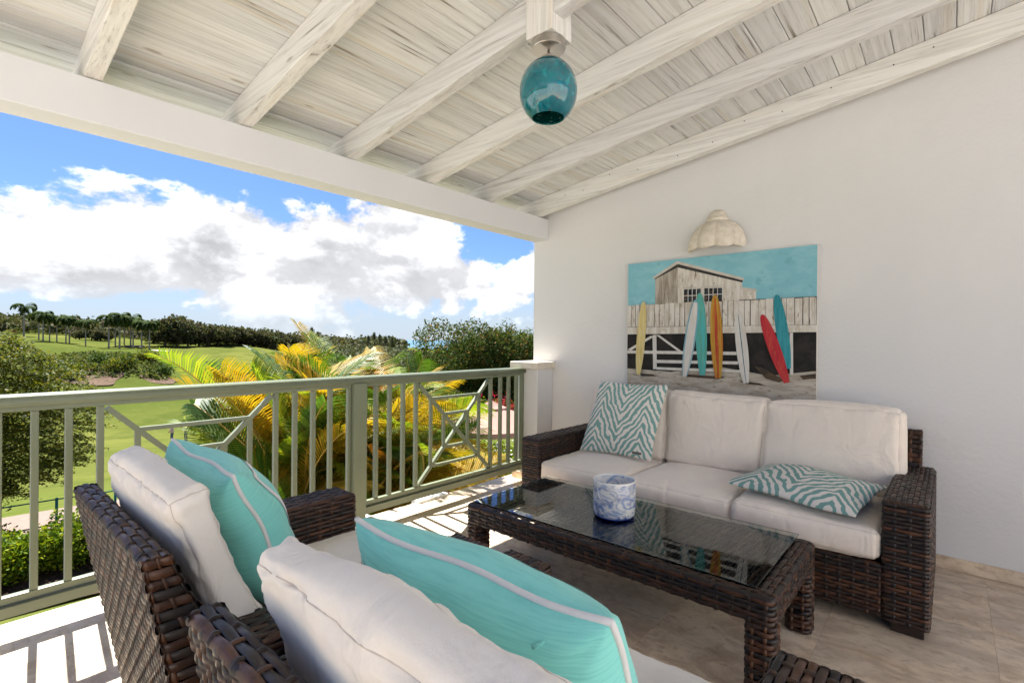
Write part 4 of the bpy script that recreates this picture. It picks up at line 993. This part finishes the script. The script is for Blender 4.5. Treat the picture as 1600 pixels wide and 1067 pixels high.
# feathery tree close by the terrace
R = np.random.default_rng(3); C = []
base = at(91.5, 14.2)
Cx = Vector((-.75, 15.3, -2.9))
sprays = []
for q in range(2700):
    zz = R.uniform(.95, 4.6); wmax = 3.05*math.sqrt(max(.05, 1-((zz-2.75)/1.98)**2)); r_ = wmax*R.random()**.42; a = R.uniform(0, 2*math.pi)
    c = np.array((1.08*r_*math.cos(a), .62*r_*math.sin(a), zz-.10*r_)); out_d = np.array((math.cos(a), math.sin(a), R.uniform(-.28, .05)))
    L_ = R.uniform(.35, .75); n_ = 72; t = R.random(n_)[:, None]; side = np.array((-out_d[1], out_d[0], 0))
    C.append(c+out_d*L_*(t-.3)+side*R.normal(0, .16, (n_, 1))*(1.1-t*.7)+np.array((0, 0, 1))*(R.normal(0, .028, (n_, 1))-.10*t**2))
C = np.concatenate(C); V, Q = leaf_cards(C, R.uniform(.05, .09, len(C)), .42, .72, R=R)
tm = trunk_mesh(3.4, .20, (.3, -.2), 8, R, 1.5)
for q in range(26):
    a = R.uniform(0, 6.28); z0_ = R.uniform(.9, 3.2); L_ = R.uniform(1.2, 2.0); t = np.linspace(0, 1, 7); tm.tube(np.stack([.2+math.cos(a)*L_*t, -.1+math.sin(a)*L_*t, z0_+.35*t-.35*t**2], -1), .035*(1-.8*t), 5)
tree('feathery_tree', 'feathery green tree with amber leaf tips just beyond the railing', 'tree', Cx, (V, Q), tm, 'leaf_feather')
# big shrubs and trees behind the parasol
R = np.random.default_rng(11)
bt = [(50.6, 41, 2.0, 2.0, 'leaf_dark', 'low rounded dark tree at the sea end of the thicket'), (48.9, 39, 2.4, 2.6, 'leaf_dark', 'dark green bushy tree second in the thicket from the sea'), (46.8, 38, 2.7, 3.1, 'leaf_dark', 'dark green tree in the middle of the thicket behind the parasol'),
      (44.4, 37, 3.0, 3.6, 'leaf_rust', 'rust tipped tree between the dark thicket and the tallest tree'), (41.8, 34, 3.3, 4.1, 'leaf_rust', 'tallest rust tipped leafy tree beside the white wall end'), (38.9, 36, 3.6, 3.9, 'leaf_dark', 'dark tree half hidden behind the white wall end')]
for az, d, rr, hh, mt, lb in bt:
    lobes = [(R.normal(0, rr*.5), R.normal(0, rr*.5), hh*R.uniform(.45, 1.02)-.2, rr*R.uniform(.45, .62), rr*R.uniform(.45, .62), hh*R.uniform(.32, .45)) for q in range(8)]+[(0, 0, hh*.55, rr*.8, rr*.8, hh*.62)]
    C = clumpy(lobes, 2000, 15, .19, R); V, Q = leaf_cards(C, R.uniform(.13, .23, len(C)), .55, .25, R=R)
    tree('thicket_tree', lb, 'tree', at(az, d), (V, Q), trunk_mesh(hh*.8, .16, (0, 0), 6, R, rr*.5), mt, group='thicket trees behind the parasol')
# row of shade trees across the fairway: three crowns, copied
ORD = ['first', 'second', 'third', 'fourth', 'fifth', 'sixth', 'seventh', 'eighth', 'ninth', 'tenth', 'eleventh', 'twelfth', 'thirteenth', 'fourteenth', 'fifteenth', 'sixteenth']
protos = []
for s in range(3):
    R = np.random.default_rng(20+s); rr, hh = 5.2, 8.0
    lobes = [(R.normal(0, rr*.42), R.normal(0, rr*.42), hh*R.uniform(.42, .80), rr*R.uniform(.42, .58), rr*R.uniform(.42, .58), hh*R.uniform(.20, .28)) for q in range(9)]
    C = clumpy(lobes, 420, 10, .50, R); V, Q = leaf_cards(C, R.uniform(.6, 1.1, len(C)), .7, .3, R=R)
    protos.append((np_mesh('crown', V, Q, 'leaf_far'), trunk_mesh(3.8, .34, (0, 0), 4, R, 2.0).mesh('trunk', 'bark', True)))
def far_tree(az, d, sc, rz, s, label, group, name='shade_tree', dz=-.3):
    o = empty(name, at(az, d, dz), rz); o.scale = (sc, sc, sc*random.uniform(.92, 1.08)); tag(o, label, 'tree', group)
    mesh_obj('crown', protos[s][0], o); mesh_obj('trunk', protos[s][1], o); return o
row = [75.9, 75.0, 74.1, 73.2, 72.4, 71.6, 70.8, 70.0, 69.3, 68.6, 67.9, 67.3, 66.6, 65.9, 65.1]
for k, a in enumerate(row):
    d = 222+k*3+random.uniform(-4, 4); lab = ORD[k]+' leafy tree from the palm end of the long row across the fairway'
    if k == 0: lab = 'largest leafy tree at the palm end of the fairway tree row'
    far_tree(a, d, (1.35 if k == 0 else 1.0)*random.uniform(.9, 1.12), random.uniform(0, 6), k % 3, lab, 'row of trees across the fairway')
for kk, (a, d, sc, s) in enumerate(((82.0, 268, .62, 0), (81.2, 270, .70, 1), (80.6, 266, .62, 2), (64.2, 205, .75, 1), (63.2, 212, .8, 2))):
    far_tree(a, d, sc, random.uniform(0, 6), s, (ORD[kk]+' low dark leafy tree from the hill side behind the single royal palm' if a > 80 else ORD[kk-3]+' low leafy tree standing past the far end of the tree row'), 'low trees at the fairway edge')
# royal palms
def frond_geom(L, n, leaf, droop, lift, R, twist=0., wind=(0, 0, 0), k=2, wid=.05, hang=.35):
    """rachis from origin along +x; returns leaflet verts/quads and rachis points"""
    t = np.linspace(0, 1, 12); a = lift-droop*t**1.3; dx = np.cumsum(np.cos(a))*L/12; dz = np.cumsum(np.sin(a))*L/12
    P = np.stack([dx, 0*dx, dz], -1)+np.outer(t**2, np.array(wind))*L*.35
    V = []; Q = []; b = 0
    for q in range(n):
        f = .10+.88*q/(n-1); p = np.array([np.interp(f, t, P[:, c]) for c in range(3)]); i_ = min(10, int(f*11)); tg = P[i_+1]-P[i_]; tg /= np.linalg.norm(tg)
        ll = leaf*math.sin(min(1, .25+f*1.05)*math.pi*.5)*(1.0 if f < .65 else 1-1.5*(f-.65))*R.uniform(.88, 1.08)
        for s in (-1, 1):
            d = np.array((.55+.35*f, s*(.85-.3*f), .22))
            M_ = np.stack([tg, np.array((0, 1., 0)), np.cross(tg, (0, 1., 0))]); d = d/np.linalg.norm(d)@M_
            d = d+np.array(wind)*.5; d /= np.linalg.norm(d)
            wv = np.cross(d, np.array((0, 0, 1.))); wv /= np.linalg.norm(wv)+1e-9; wv = wv*math.cos(.5)+np.array((0, 0, s*.45))
            for j in range(k+1):
                u = j/k; c = p+d*ll*u+np.array((0, 0, -hang*ll*u**2))+np.array(wind)*ll*.35*u**2
                w_ = wid*(1 if j == 1 else (.55 if j == 0 else .08)); V += [c+wv*w_/2, c-wv*w_/2]
            for j in range(k): Q.append((b+2*j, b+2*j+1, b+2*j+3, b+2*j+2))
            b += 2*(k+1)
    return np.array(V), np.array(Q), P
def rot(V, az, tw=0.):
    c, s = math.cos(tw), math.sin(tw); V = V@np.array(((1, 0, 0), (0, c, s), (0, -s, c))); c, s = math.cos(az), math.sin(az)
    return V@np.array(((c, s, 0), (-s, c, 0), (0, 0, 1)))
rpal = []
for s in range(2):
    R = np.random.default_rng(40+s); Vs, Qs, b = [], [], 0; ra = MB()
    for q in range(22):
        V, Q, P = frond_geom(3.5, 16, 1.1, 2.1, R.uniform(-.1, 1.3), R, wind=(0, 0, -.1), wid=.36, hang=.55)
        a = 2.4*q+R.normal(0, .15); V = rot(V, a)+np.array((.35, -.2, 0))*np.clip(V[:, 2:3]+1, 0, 3)*.25; Vs.append(V); Qs.append(Q+b); b += len(V)
    cm = np_mesh('crown', np.concatenate(Vs), np.concatenate(Qs), 'royal')
    t = MB(); z = np.linspace(-.4, 8.2, 10); t.tube(np.stack([0*z, 0*z, z], -1), .22-.08*np.clip(z/8.2, 0, 1)**2, 10); z = np.linspace(8.2, 9.6, 4); sh = MB().tube(np.stack([0*z, 0*z, z], -1), [.15, .17, .13, .07], 10)
    rpal.append((cm, t.mesh('trunk', 'trunk_pale', True), sh.mesh('crown_shaft', 'frond_green', True)))
pz = [(85.46, 262, 1.25), (84.57, 238, .96), (84.31, 225, 1.0), (83.91, 230, .86), (83.46, 230, .92), (82.88, 226, .92), (82.66, 228, .95), (81.6, 214, .88), (80.03, 206, 1.08), (79.57, 222, 1.08), (79.27, 208, 1.18), (78.94, 226, 1.0), (78.48, 222, 1.12), (78.3, 216, 1.0), (77.67, 206, .95), (77.1, 205, .95)]
for k, (a, d, sc) in enumerate(pz):
    o = empty('royal_palm', at(a, d), random.uniform(-.5, .5)); o.scale = (sc, sc, sc*.92)
    lab = ORD[k]+' royal palm from the hill end of the palm row along the fairway' if k < 7 else ORD[max(0, k-8)]+' royal palm from the hill side in the cluster by the bunker'
    if k == 0: lab = 'large royal palm at the hill end of the palm row, half behind the feathery tree'
    if k == 7: lab = 'single royal palm standing between the palm row and the palm cluster'
    tag(o, lab, 'palm tree', 'royal palms on the golf course')
    cm, tmh, shm = rpal[k % 2]; c = mesh_obj('crown', cm, o, (0, 0, 9.5)); mesh_obj('trunk', tmh, o); mesh_obj('crown_shaft', shm, o)
# wooded hills: one mass
R = np.random.default_rng(60); C = []; S = []
def woods(n, a0, a1, d0, d1, h, sp, size, per=16):
    a = R.uniform(a0, a1, n); d = d0+(d1-d0)*R.random(n)**.8; z = ground_z(d, a)
    hh = h*R.uniform(.5, 1.0, n)+h*.35*(R.random(n) > .9)
    for q in range(n):
        c = np.array((d[q]*math.cos(rad(a[q])), d[q]*math.sin(rad(a[q])), z[q]+hh[q]*.55)); dd = R.normal(0, 1, (per, 3)); dd /= np.linalg.norm(dd, axis=1, keepdims=True); dd[:, 2] = dd[:, 2]*.9+.12
        C.append(c+dd*np.array((sp, sp, hh[q]*.45))*R.uniform(.75, 1.05, (per, 1))); S.append(R.uniform(.7, 1.3, per)*size)
woods(1500, 76, 97, 300, 520, 7.5, 4.0, 2.3); woods(900, 66, 78, 285, 520, 7.5, 4.0, 2.3); woods(900, 55, 68, 300, 560, 7.0, 4.0, 2.2); woods(420, 66, 77, 244, 300, 6.5, 3.6, 2.0)
C = np.concatenate(C); S = np.concatenate(S); V, Q = leaf_cards(C, S, .8, .3, R=R)
o = mesh_obj('forest', np_mesh('forest', V, Q, 'leaf_far')); tag(o, 'wooded hills beyond the golf course', kind='stuff')
C = []; S = []
woods(1100, 47, 62, 130, 330, 5.0, 2.8, .95, 30); woods(420, 50, 58, 62, 130, 3.2, 1.9, .55, 44); woods(420, 53.5, 58, 330, 620, 9.0, 4.5, 2.6)
C = np.concatenate(C); S = np.concatenate(S); V, Q = leaf_cards(C, S, .8, .3, R=R)
o = mesh_obj('scrubland_vegetation', np_mesh('scrubland_vegetation', V, Q, 'leaf_far2')); tag(o, 'pale scrubby woodland towards the sea', kind='stuff')
# casuarinas on the skyline
for k, (a, d, h) in enumerate(((63.0, 300, 12), (62.4, 310, 10), (57.2, 330, 11), (56.6, 326, 13), (56.0, 335, 12), (55.4, 330, 11), (54.7, 340, 10), (54.0, 345, 9))):
    R = np.random.default_rng(70+k); C = np.stack([R.normal(0, 1.0, 900)*(1.15-np.linspace(0, 1, 900))*1.9, R.normal(0, 1.0, 900)*(1.15-np.linspace(0, 1, 900))*1.9, np.linspace(.15, 1, 900)*h+R.normal(0, .4, 900)], -1)
    V, Q = leaf_cards(C, R.uniform(.7, 1.3, 900), .28, -.6, R=R); tree('casuarina_tree', 'wispy pale green casuarina on the wooded skyline towards the sea', 'tree', at(a, d), (V, Q), trunk_mesh(h*.85, .2, (0, 0), 0), 'leaf_far2', group='casuarinas on the skyline')
# scrub on the bank
R = np.random.default_rng(80); C = []; S = []
for q in range(620):
    a = R.uniform(75.6, 85.4); d = R.uniform(124, 154); p = at(a, d); r_ = R.uniform(.35, 1.0); dd = R.normal(0, 1, (20, 3)); dd /= np.linalg.norm(dd, axis=1, keepdims=True); dd[:, 2] = abs(dd[:, 2])
    C.append(np.array(p)+dd*np.array((r_, r_, r_*1.1))); S.append(R.uniform(.35, .7, 20))
C = np.concatenate(C); S = np.concatenate(S); V, Q = leaf_cards(C, S, .6, .2, R=R); o = mesh_obj('scrub_vegetation', np_mesh('scrub_vegetation', V, Q, 'leaf_scrub')); tag(o, 'scrub growing over the bank in the fairway', kind='stuff')
def shrub(name, label, cat, loc, rr, hh, mat, n, per, leaf, R, group=None, asp=.55):
    lobes = [(R.normal(0, rr*.42), R.normal(0, rr*.42), hh*R.uniform(.35, .75), rr*R.uniform(.4, .6), rr*R.uniform(.4, .6), hh*R.uniform(.28, .42)) for q in range(6)]
    C = clumpy(lobes, n, per, leaf*1.1, R); C[:, 2] = np.maximum(C[:, 2], .02); V, Q = leaf_cards(C, R.uniform(.75, 1.3, len(C))*leaf, asp, .1, R=R)
    o = empty(name, loc); tag(o, label, cat, group); mesh_obj('foliage', np_mesh('foliage', V, Q, mat), o); trunk_mesh(hh*.6, .03, (0, 0), 5, R, rr*.5).build('stem', 'bark', o, smooth=True); return o
R = np.random.default_rng(81)
for k in range(10):
    shrub('shrub', 'small dark shrub on the overgrown bank in the fairway, '+ORD[k]+' from its sandy end', 'shrub', at(76+.8*k+R.uniform(-.2, .2), R.uniform(122, 150)), R.uniform(1.2, 2.0), R.uniform(1.5, 2.4), 'leaf_feather' if k % 3 else 'leaf_dark', 60, 10, .42, R, 'shrubs on the fairway bank')
# hedge below the feathery tree
for k, a in enumerate((89.2, 87.4, 85.8, 84.2, 82.6, 81.0)):
    shrub('hedge_shrub', ORD[k]+' bright yellow green hedge shrub from the house side below the feathery tree', 'shrub', at(a, 12.1+.15*(k % 2)), .52, .88, 'leaf_hedge', 320, 9, .075, R, 'hedge shrubs along the lawn')
for k, (a, d) in enumerate(((50.4, 27), (49.4, 26.4), (48.4, 26), (47.4, 25.6), (46.4, 25.2), (45.2, 25), (44.0, 25), (42.6, 25))):
    shrub('hedge_shrub', ORD[k]+' bright green hedge shrub behind the parasol from the sea side', 'shrub', at(a, d), .75, 1.1, 'leaf_hedge', 240, 8, .12, R, 'hedge shrubs behind the parasol')
for k, (a, d) in enumerate(((43.2, 23.2), (41.6, 23))):
    shrub('cordyline', ORD[k]+' crimson leaved cordyline above the parasol from the sea side', 'shrub', at(a, d), .32, 1.45, 'leaf_red', 90, 7, .22, R, 'crimson cordylines', .3)
# grasses under the thicket
C = []
for q in range(2600):
    a = R.uniform(44, 56); d = R.uniform(32.5, 35); p = np.array(at(a, d)); C.append(p+np.array((0, 0, R.uniform(.1, .8))))
C = np.array(C); V, Q = leaf_cards(C, R.uniform(.5, 1.0, len(C)), .10, -1.0, R=R); o = mesh_obj('tall_grass', np_mesh('tall_grass', V, Q, 'leaf_scrub')); tag(o, 'tall dry grass under the thicket', kind='stuff')
# strap leaved lilies and small flowers seen through the railing
def strap(R, n=26, L=.8, wid=.085):
    Vs = []; Qs = []; b = 0
    for q in range(n):
        a = R.uniform(0, 6.28); l = L*R.uniform(.6, 1.1); out_ = R.uniform(.12, .65); t = np.linspace(0, 1, 6)
        x = out_*l*t**1.4; z = l*(t-.35*out_*t**2.6); w_ = wid*np.array((.6, .95, 1, .85, .5, .04)); c, s = math.cos(a), math.sin(a)
        for k in range(6): Vs += [(c*x[k]-s*w_[k]/2, s*x[k]+c*w_[k]/2, z[k]), (c*x[k]+s*w_[k]/2, s*x[k]-c*w_[k]/2, z[k])]
        for k in range(5): Qs.append((b+2*k, b+2*k+1, b+2*k+3, b+2*k+2))
        b += 12
    return np_mesh('foliage', np.array(Vs), np.array(Qs), 'leaf_strap')
sp_ = [strap(np.random.default_rng(90+k)) for k in range(3)]
R = np.random.default_rng(95)
for k in range(34):
    a = R.uniform(45.5, 60); d = R.uniform(11.0, 15.8); o = mesh_obj('lily_plant', sp_[k % 3], None, at(a, d)); o.rotation_euler = (0, 0, R.uniform(0, 6)); s = R.uniform(.8, 1.25); o.scale = (s, s, s)
    tag(o, 'strap leaved yellow green lily in the bed below the railing', 'plant', 'strap leaved lilies in the garden bed')
for k in range(14):
    a = R.uniform(39.5, 50); d = R.uniform(14.5, 18.5); p = at(a, d); o = shrub('flower_plant', 'low leafy plant dotted with pale flowers beside the lawn', 'plant', p, .5, .55, 'leaf_hedge', 110, 8, .10, R, 'flowering plants beside the lawn')
    C = R.normal(0, .25, (26, 3)); C[:, 2] = abs(C[:, 2])+.30; V, Q = leaf_cards(C, .085, .9, .7, R=R); mesh_obj('flower', np_mesh('flower', V, Q, 'flower'), o)['kind'] = 'stuff'
for k in range(12):
    a = R.uniform(54, 70); d = R.uniform(6.6, 10.5); shrub('croton_shrub', 'golden leaved croton shrub under the areca palms', 'shrub', at(a, d), .65, R.uniform(1.1, 1.9), 'leaf_croton', 150, 8, .16, R, 'golden crotons under the palms', .4)
# areca palms right outside the railing
mats_ = ['frond_green', 'frond_lime', 'frond_gold', 'frond_gold', 'frond_lime', 'frond_green', 'frond_orange', 'frond_green', 'frond_lime', 'frond_gold']
def areca(label, cx, cy, ch, nf, seed, Lr=(1.25, 1.8)):
    R = np.random.default_rng(seed); o = empty('areca_palm', (cx, cy, -2.9)); tag(o, label, 'palm tree', 'areca palms outside the railing')
    st = MB()
    for q in range(4):
        a = R.uniform(0, 6.28); z = np.linspace(0, ch+2.75, 8); st_p = np.stack([.10*math.cos(a)+.10*math.cos(a)*z/3, .10*math.sin(a)+.10*math.sin(a)*z/3, z], -1)
        b_ = MB().tube(st_p, .045, 8); b_.build('stem', 'trunk_pale', o, smooth=True)
    for q in range(nf):
        a = 2.399*q+R.normal(0, .3); lift = R.uniform(.35, 1.52); lift = max(lift, 1.28) if math.cos(a) < -.1 else lift; L_ = R.uniform(*Lr)*(1.12 if lift > 1.1 else .92); w_ = np.array((.34, .05, -.04))*R.uniform(.6, 1.4)
        c, s = math.cos(-a), math.sin(-a); wl_ = (c*w_[0]-s*w_[1], s*w_[0]+c*w_[1], w_[2])
        V, Q, P = frond_geom(L_, 46, .46, R.uniform(.35, 1.0)+.55*(1.5-lift), lift, R, wind=wl_, wid=.0185, hang=.34)
        tw = R.uniform(-.7, .7); off = np.array((R.normal(0, .22), R.normal(0, .2), ch+2.9+R.uniform(-.6, .15)))
        V = rot(V, a, tw)+off; P = rot(P, a, tw)+off
        f = mesh_obj('frond', np_mesh('frond', V, Q, mats_[int(R.integers(0, 10))]), o)
        MB().tube(np.vstack([off+(P[0]-off)*-.3, P]), np.linspace(.013, .003, 13), 5).build('rachis', 'rachis', f, smooth=True)
areca('areca palm with green fronds, farthest along the railing from the wall', 2.5, 5.15, -.10, 52, 101, (1.1, 1.5))
areca('areca palm with gold and orange fronds behind the middle railing post', 2.85, 5.05, -.08, 50, 102, (1.1, 1.5))
areca('low areca palm with golden fronds between the middle post and the lattice', 3.2, 4.8, -.25, 46, 103, (1.1, 1.5))
areca('low areca palm with green and golden fronds in the shade of the taller ones', 2.45, 4.6, -.95, 44, 104, (1.0, 1.4))
areca('short areca palm with yellow fronds low behind the lattice bay', 3.2, 4.5, -1.25, 36, 105, (.9, 1.3))
areca('tall areca palm standing behind the green one at the open end of the clump', 2.85, 6.5, -.05, 44, 106, (1.2, 1.6))
areca('tall areca palm at the back of the clump in its middle', 3.55, 6.3, -.0, 44, 107, (1.2, 1.6))
areca('areca palm at the back of the clump towards the parasol', 4.0, 5.8, -.12, 42, 108, (1.1, 1.5))

# ------------------------------------------------------------------ parasol, fences, golfers
par = empty('parasol', at(43.5, 12.05)); tag(par, 'pale pink garden parasol standing open on the lawn', 'parasol')
def canopy(r, zt, zr_, k=8):
    V = [(0, 0, zt)]; a = np.linspace(0, 2*np.pi, k*6, endpoint=False)
    for f in (.25, .5, .75, 1.0): V += [(r*f*(1-.035*math.sin(q % 6/6*math.pi))*math.cos(t), r*f*(1-.035*math.sin(q % 6/6*math.pi))*math.sin(t), zt+(zr_-zt)*f-.05*math.sin(q % 6/6*math.pi)*f*(1-f)*2) for q, t in enumerate(a)]
    n = k*6; T = [(0, 1+q, 1+(q+1) % n) for q in range(n)]; Q = [(1+m_*n+q, 1+(m_+1)*n+q, 1+(m_+1)*n+(q+1) % n, 1+m_*n+(q+1) % n) for m_ in range(3) for q in range(n)]
    m2 = len(V); V += [(v[0]*1.0, v[1]*1.0, v[2]-.11) for v in V[1+3*n:1+4*n]]; Q += [(1+3*n+q, m2+q, m2+(q+1) % n, 1+3*n+(q+1) % n) for q in range(n)]
    return MB().add(V, Q, T)
canopy(1.40, 2.76, 2.27).build('canopy', 'parasol', par, smooth=False); canopy(.36, 2.83, 2.66).build('vent_cap', 'parasol', par)
MB().tube([(0, 0, 0), (0, 0, 2.75)], .022, 10).build('pole', 'foot', par, smooth=True); MB().lathe([(0, .07), (.20, .06), (.24, 0.0), (0, 0)], 24).build('base', 'foot', par)
def fence(label, pts, h):
    o = empty('garden_fence', pts[0]); tag(o, label, 'fence'); p0 = np.array(pts[0]); P = np.array([np.array(p)-p0 for p in pts])
    for q in range(len(P)): MB().tube([P[q], P[q]+np.array((0, 0, h+.03))], .024, 8).build('post', 'fence', o, smooth=True)
    for f in (1.0, .5): MB().tube(P+np.array((0, 0, h*f)), .014, 6).build('rail', 'fence', o, smooth=True)
fence('thin green rail fence behind the hedge below the feathery tree', [at(a, 13.6) for a in (96, 91.5, 88.2, 83.4, 79.5)], 1.0)
fence('thin green rail fence around the green beyond the parasol', [at(a, d) for a, d in ((54, 29.5), (51.5, 29), (49.2, 28.5), (47, 28), (44.8, 27.6), (42.5, 27))], 1.0)
def golfer(label, loc, rz, shirt):
    me = D.meshes.new('person'); bm = bmesh.new(); lay = bm.verts.layers.skin.verify()
    J = dict(pel=(0, 0, .95), chest=(.02, 0, 1.30), neck=(.03, 0, 1.48), head=(.05, 0, 1.62), hl=(0, .10, .90), kl=(.05, .12, .50), fl=(0, .13, .06), tl=(.14, .13, .03), hr=(0, -.10, .90), kr=(.04, -.12, .50), fr=(0, -.13, .06), tr=(.14, -.13, .03),
             sl=(.02, .19, 1.40), el=(.12, .22, 1.13), wl=(.32, .10, .98), sr=(.02, -.19, 1.40), er=(.12, -.20, 1.13), wr=(.32, .04, .95))
    Rr = dict(pel=.15, chest=.16, neck=.06, head=.10, hl=.10, kl=.07, fl=.05, tl=.04, hr=.10, kr=.07, fr=.05, tr=.04, sl=.075, el=.05, wl=.04, sr=.075, er=.05, wr=.04)
    vs = {k: bm.verts.new(v) for k, v in J.items()}
    for a, b in (('pel', 'chest'), ('chest', 'neck'), ('neck', 'head'), ('pel', 'hl'), ('hl', 'kl'), ('kl', 'fl'), ('fl', 'tl'), ('pel', 'hr'), ('hr', 'kr'), ('kr', 'fr'), ('fr', 'tr'), ('chest', 'sl'), ('sl', 'el'), ('el', 'wl'), ('chest', 'sr'), ('sr', 'er'), ('er', 'wr')): bm.edges.new((vs[a], vs[b]))
    for k, v in vs.items(): v[lay].radius = (Rr[k], Rr[k]); v[lay].use_root = k == 'pel'
    bm.to_mesh(me); bm.free(); o = mesh_obj('person', me, None, loc); o.rotation_euler = (0, 0, rz)
    for n_, c in (('shirt', shirt), ('skin', (.32, .18, .12)), ('trousers', (.10, .13, .22)), ('cap', (.75, .75, .75))):
        me.materials.append(M('golfer_'+n_, c, .8).m)
    o.modifiers.new('skin', 'SKIN'); s = o.modifiers.new('sub', 'SUBSURF'); s.levels = s.render_levels = 1
    dg = bpy.context.evaluated_depsgraph_get(); m2 = D.meshes.new_from_object(o.evaluated_get(dg)); mats = list(me.materials); o.modifiers.clear(); o.data = m2
    m2.materials.clear()
    for q in mats: m2.materials.append(q)
    for p_ in m2.polygons:
        z = p_.center.z; p_.material_index = 3 if z > 1.66 else (1 if z > 1.47 or (p_.center.x > .2 and z > .8) else (0 if z > .95 else 2)); p_.use_smooth = True
    tag(o, label, 'person'); return o
golfer('golfer in a white cap and pink shirt on the fairway below the lattice', at(75.3, 62), 2.4, (.62, .42, .45))
golfer('golfer in a blue shirt holding a club on the fairway', at(74.2, 63), 3.6, (.12, .18, .42))
cl = MB().tube([(0, 0, 0), (.15, .9, .55)], .012, 6).build('golf_club', 'nickel', None, loc=at(74.2, 63, .95)+Vector((-.2, -.25, 0))); tag(cl, 'golf club held out by the golfer in blue', 'golf club')
bpy.context.view_layer.update()
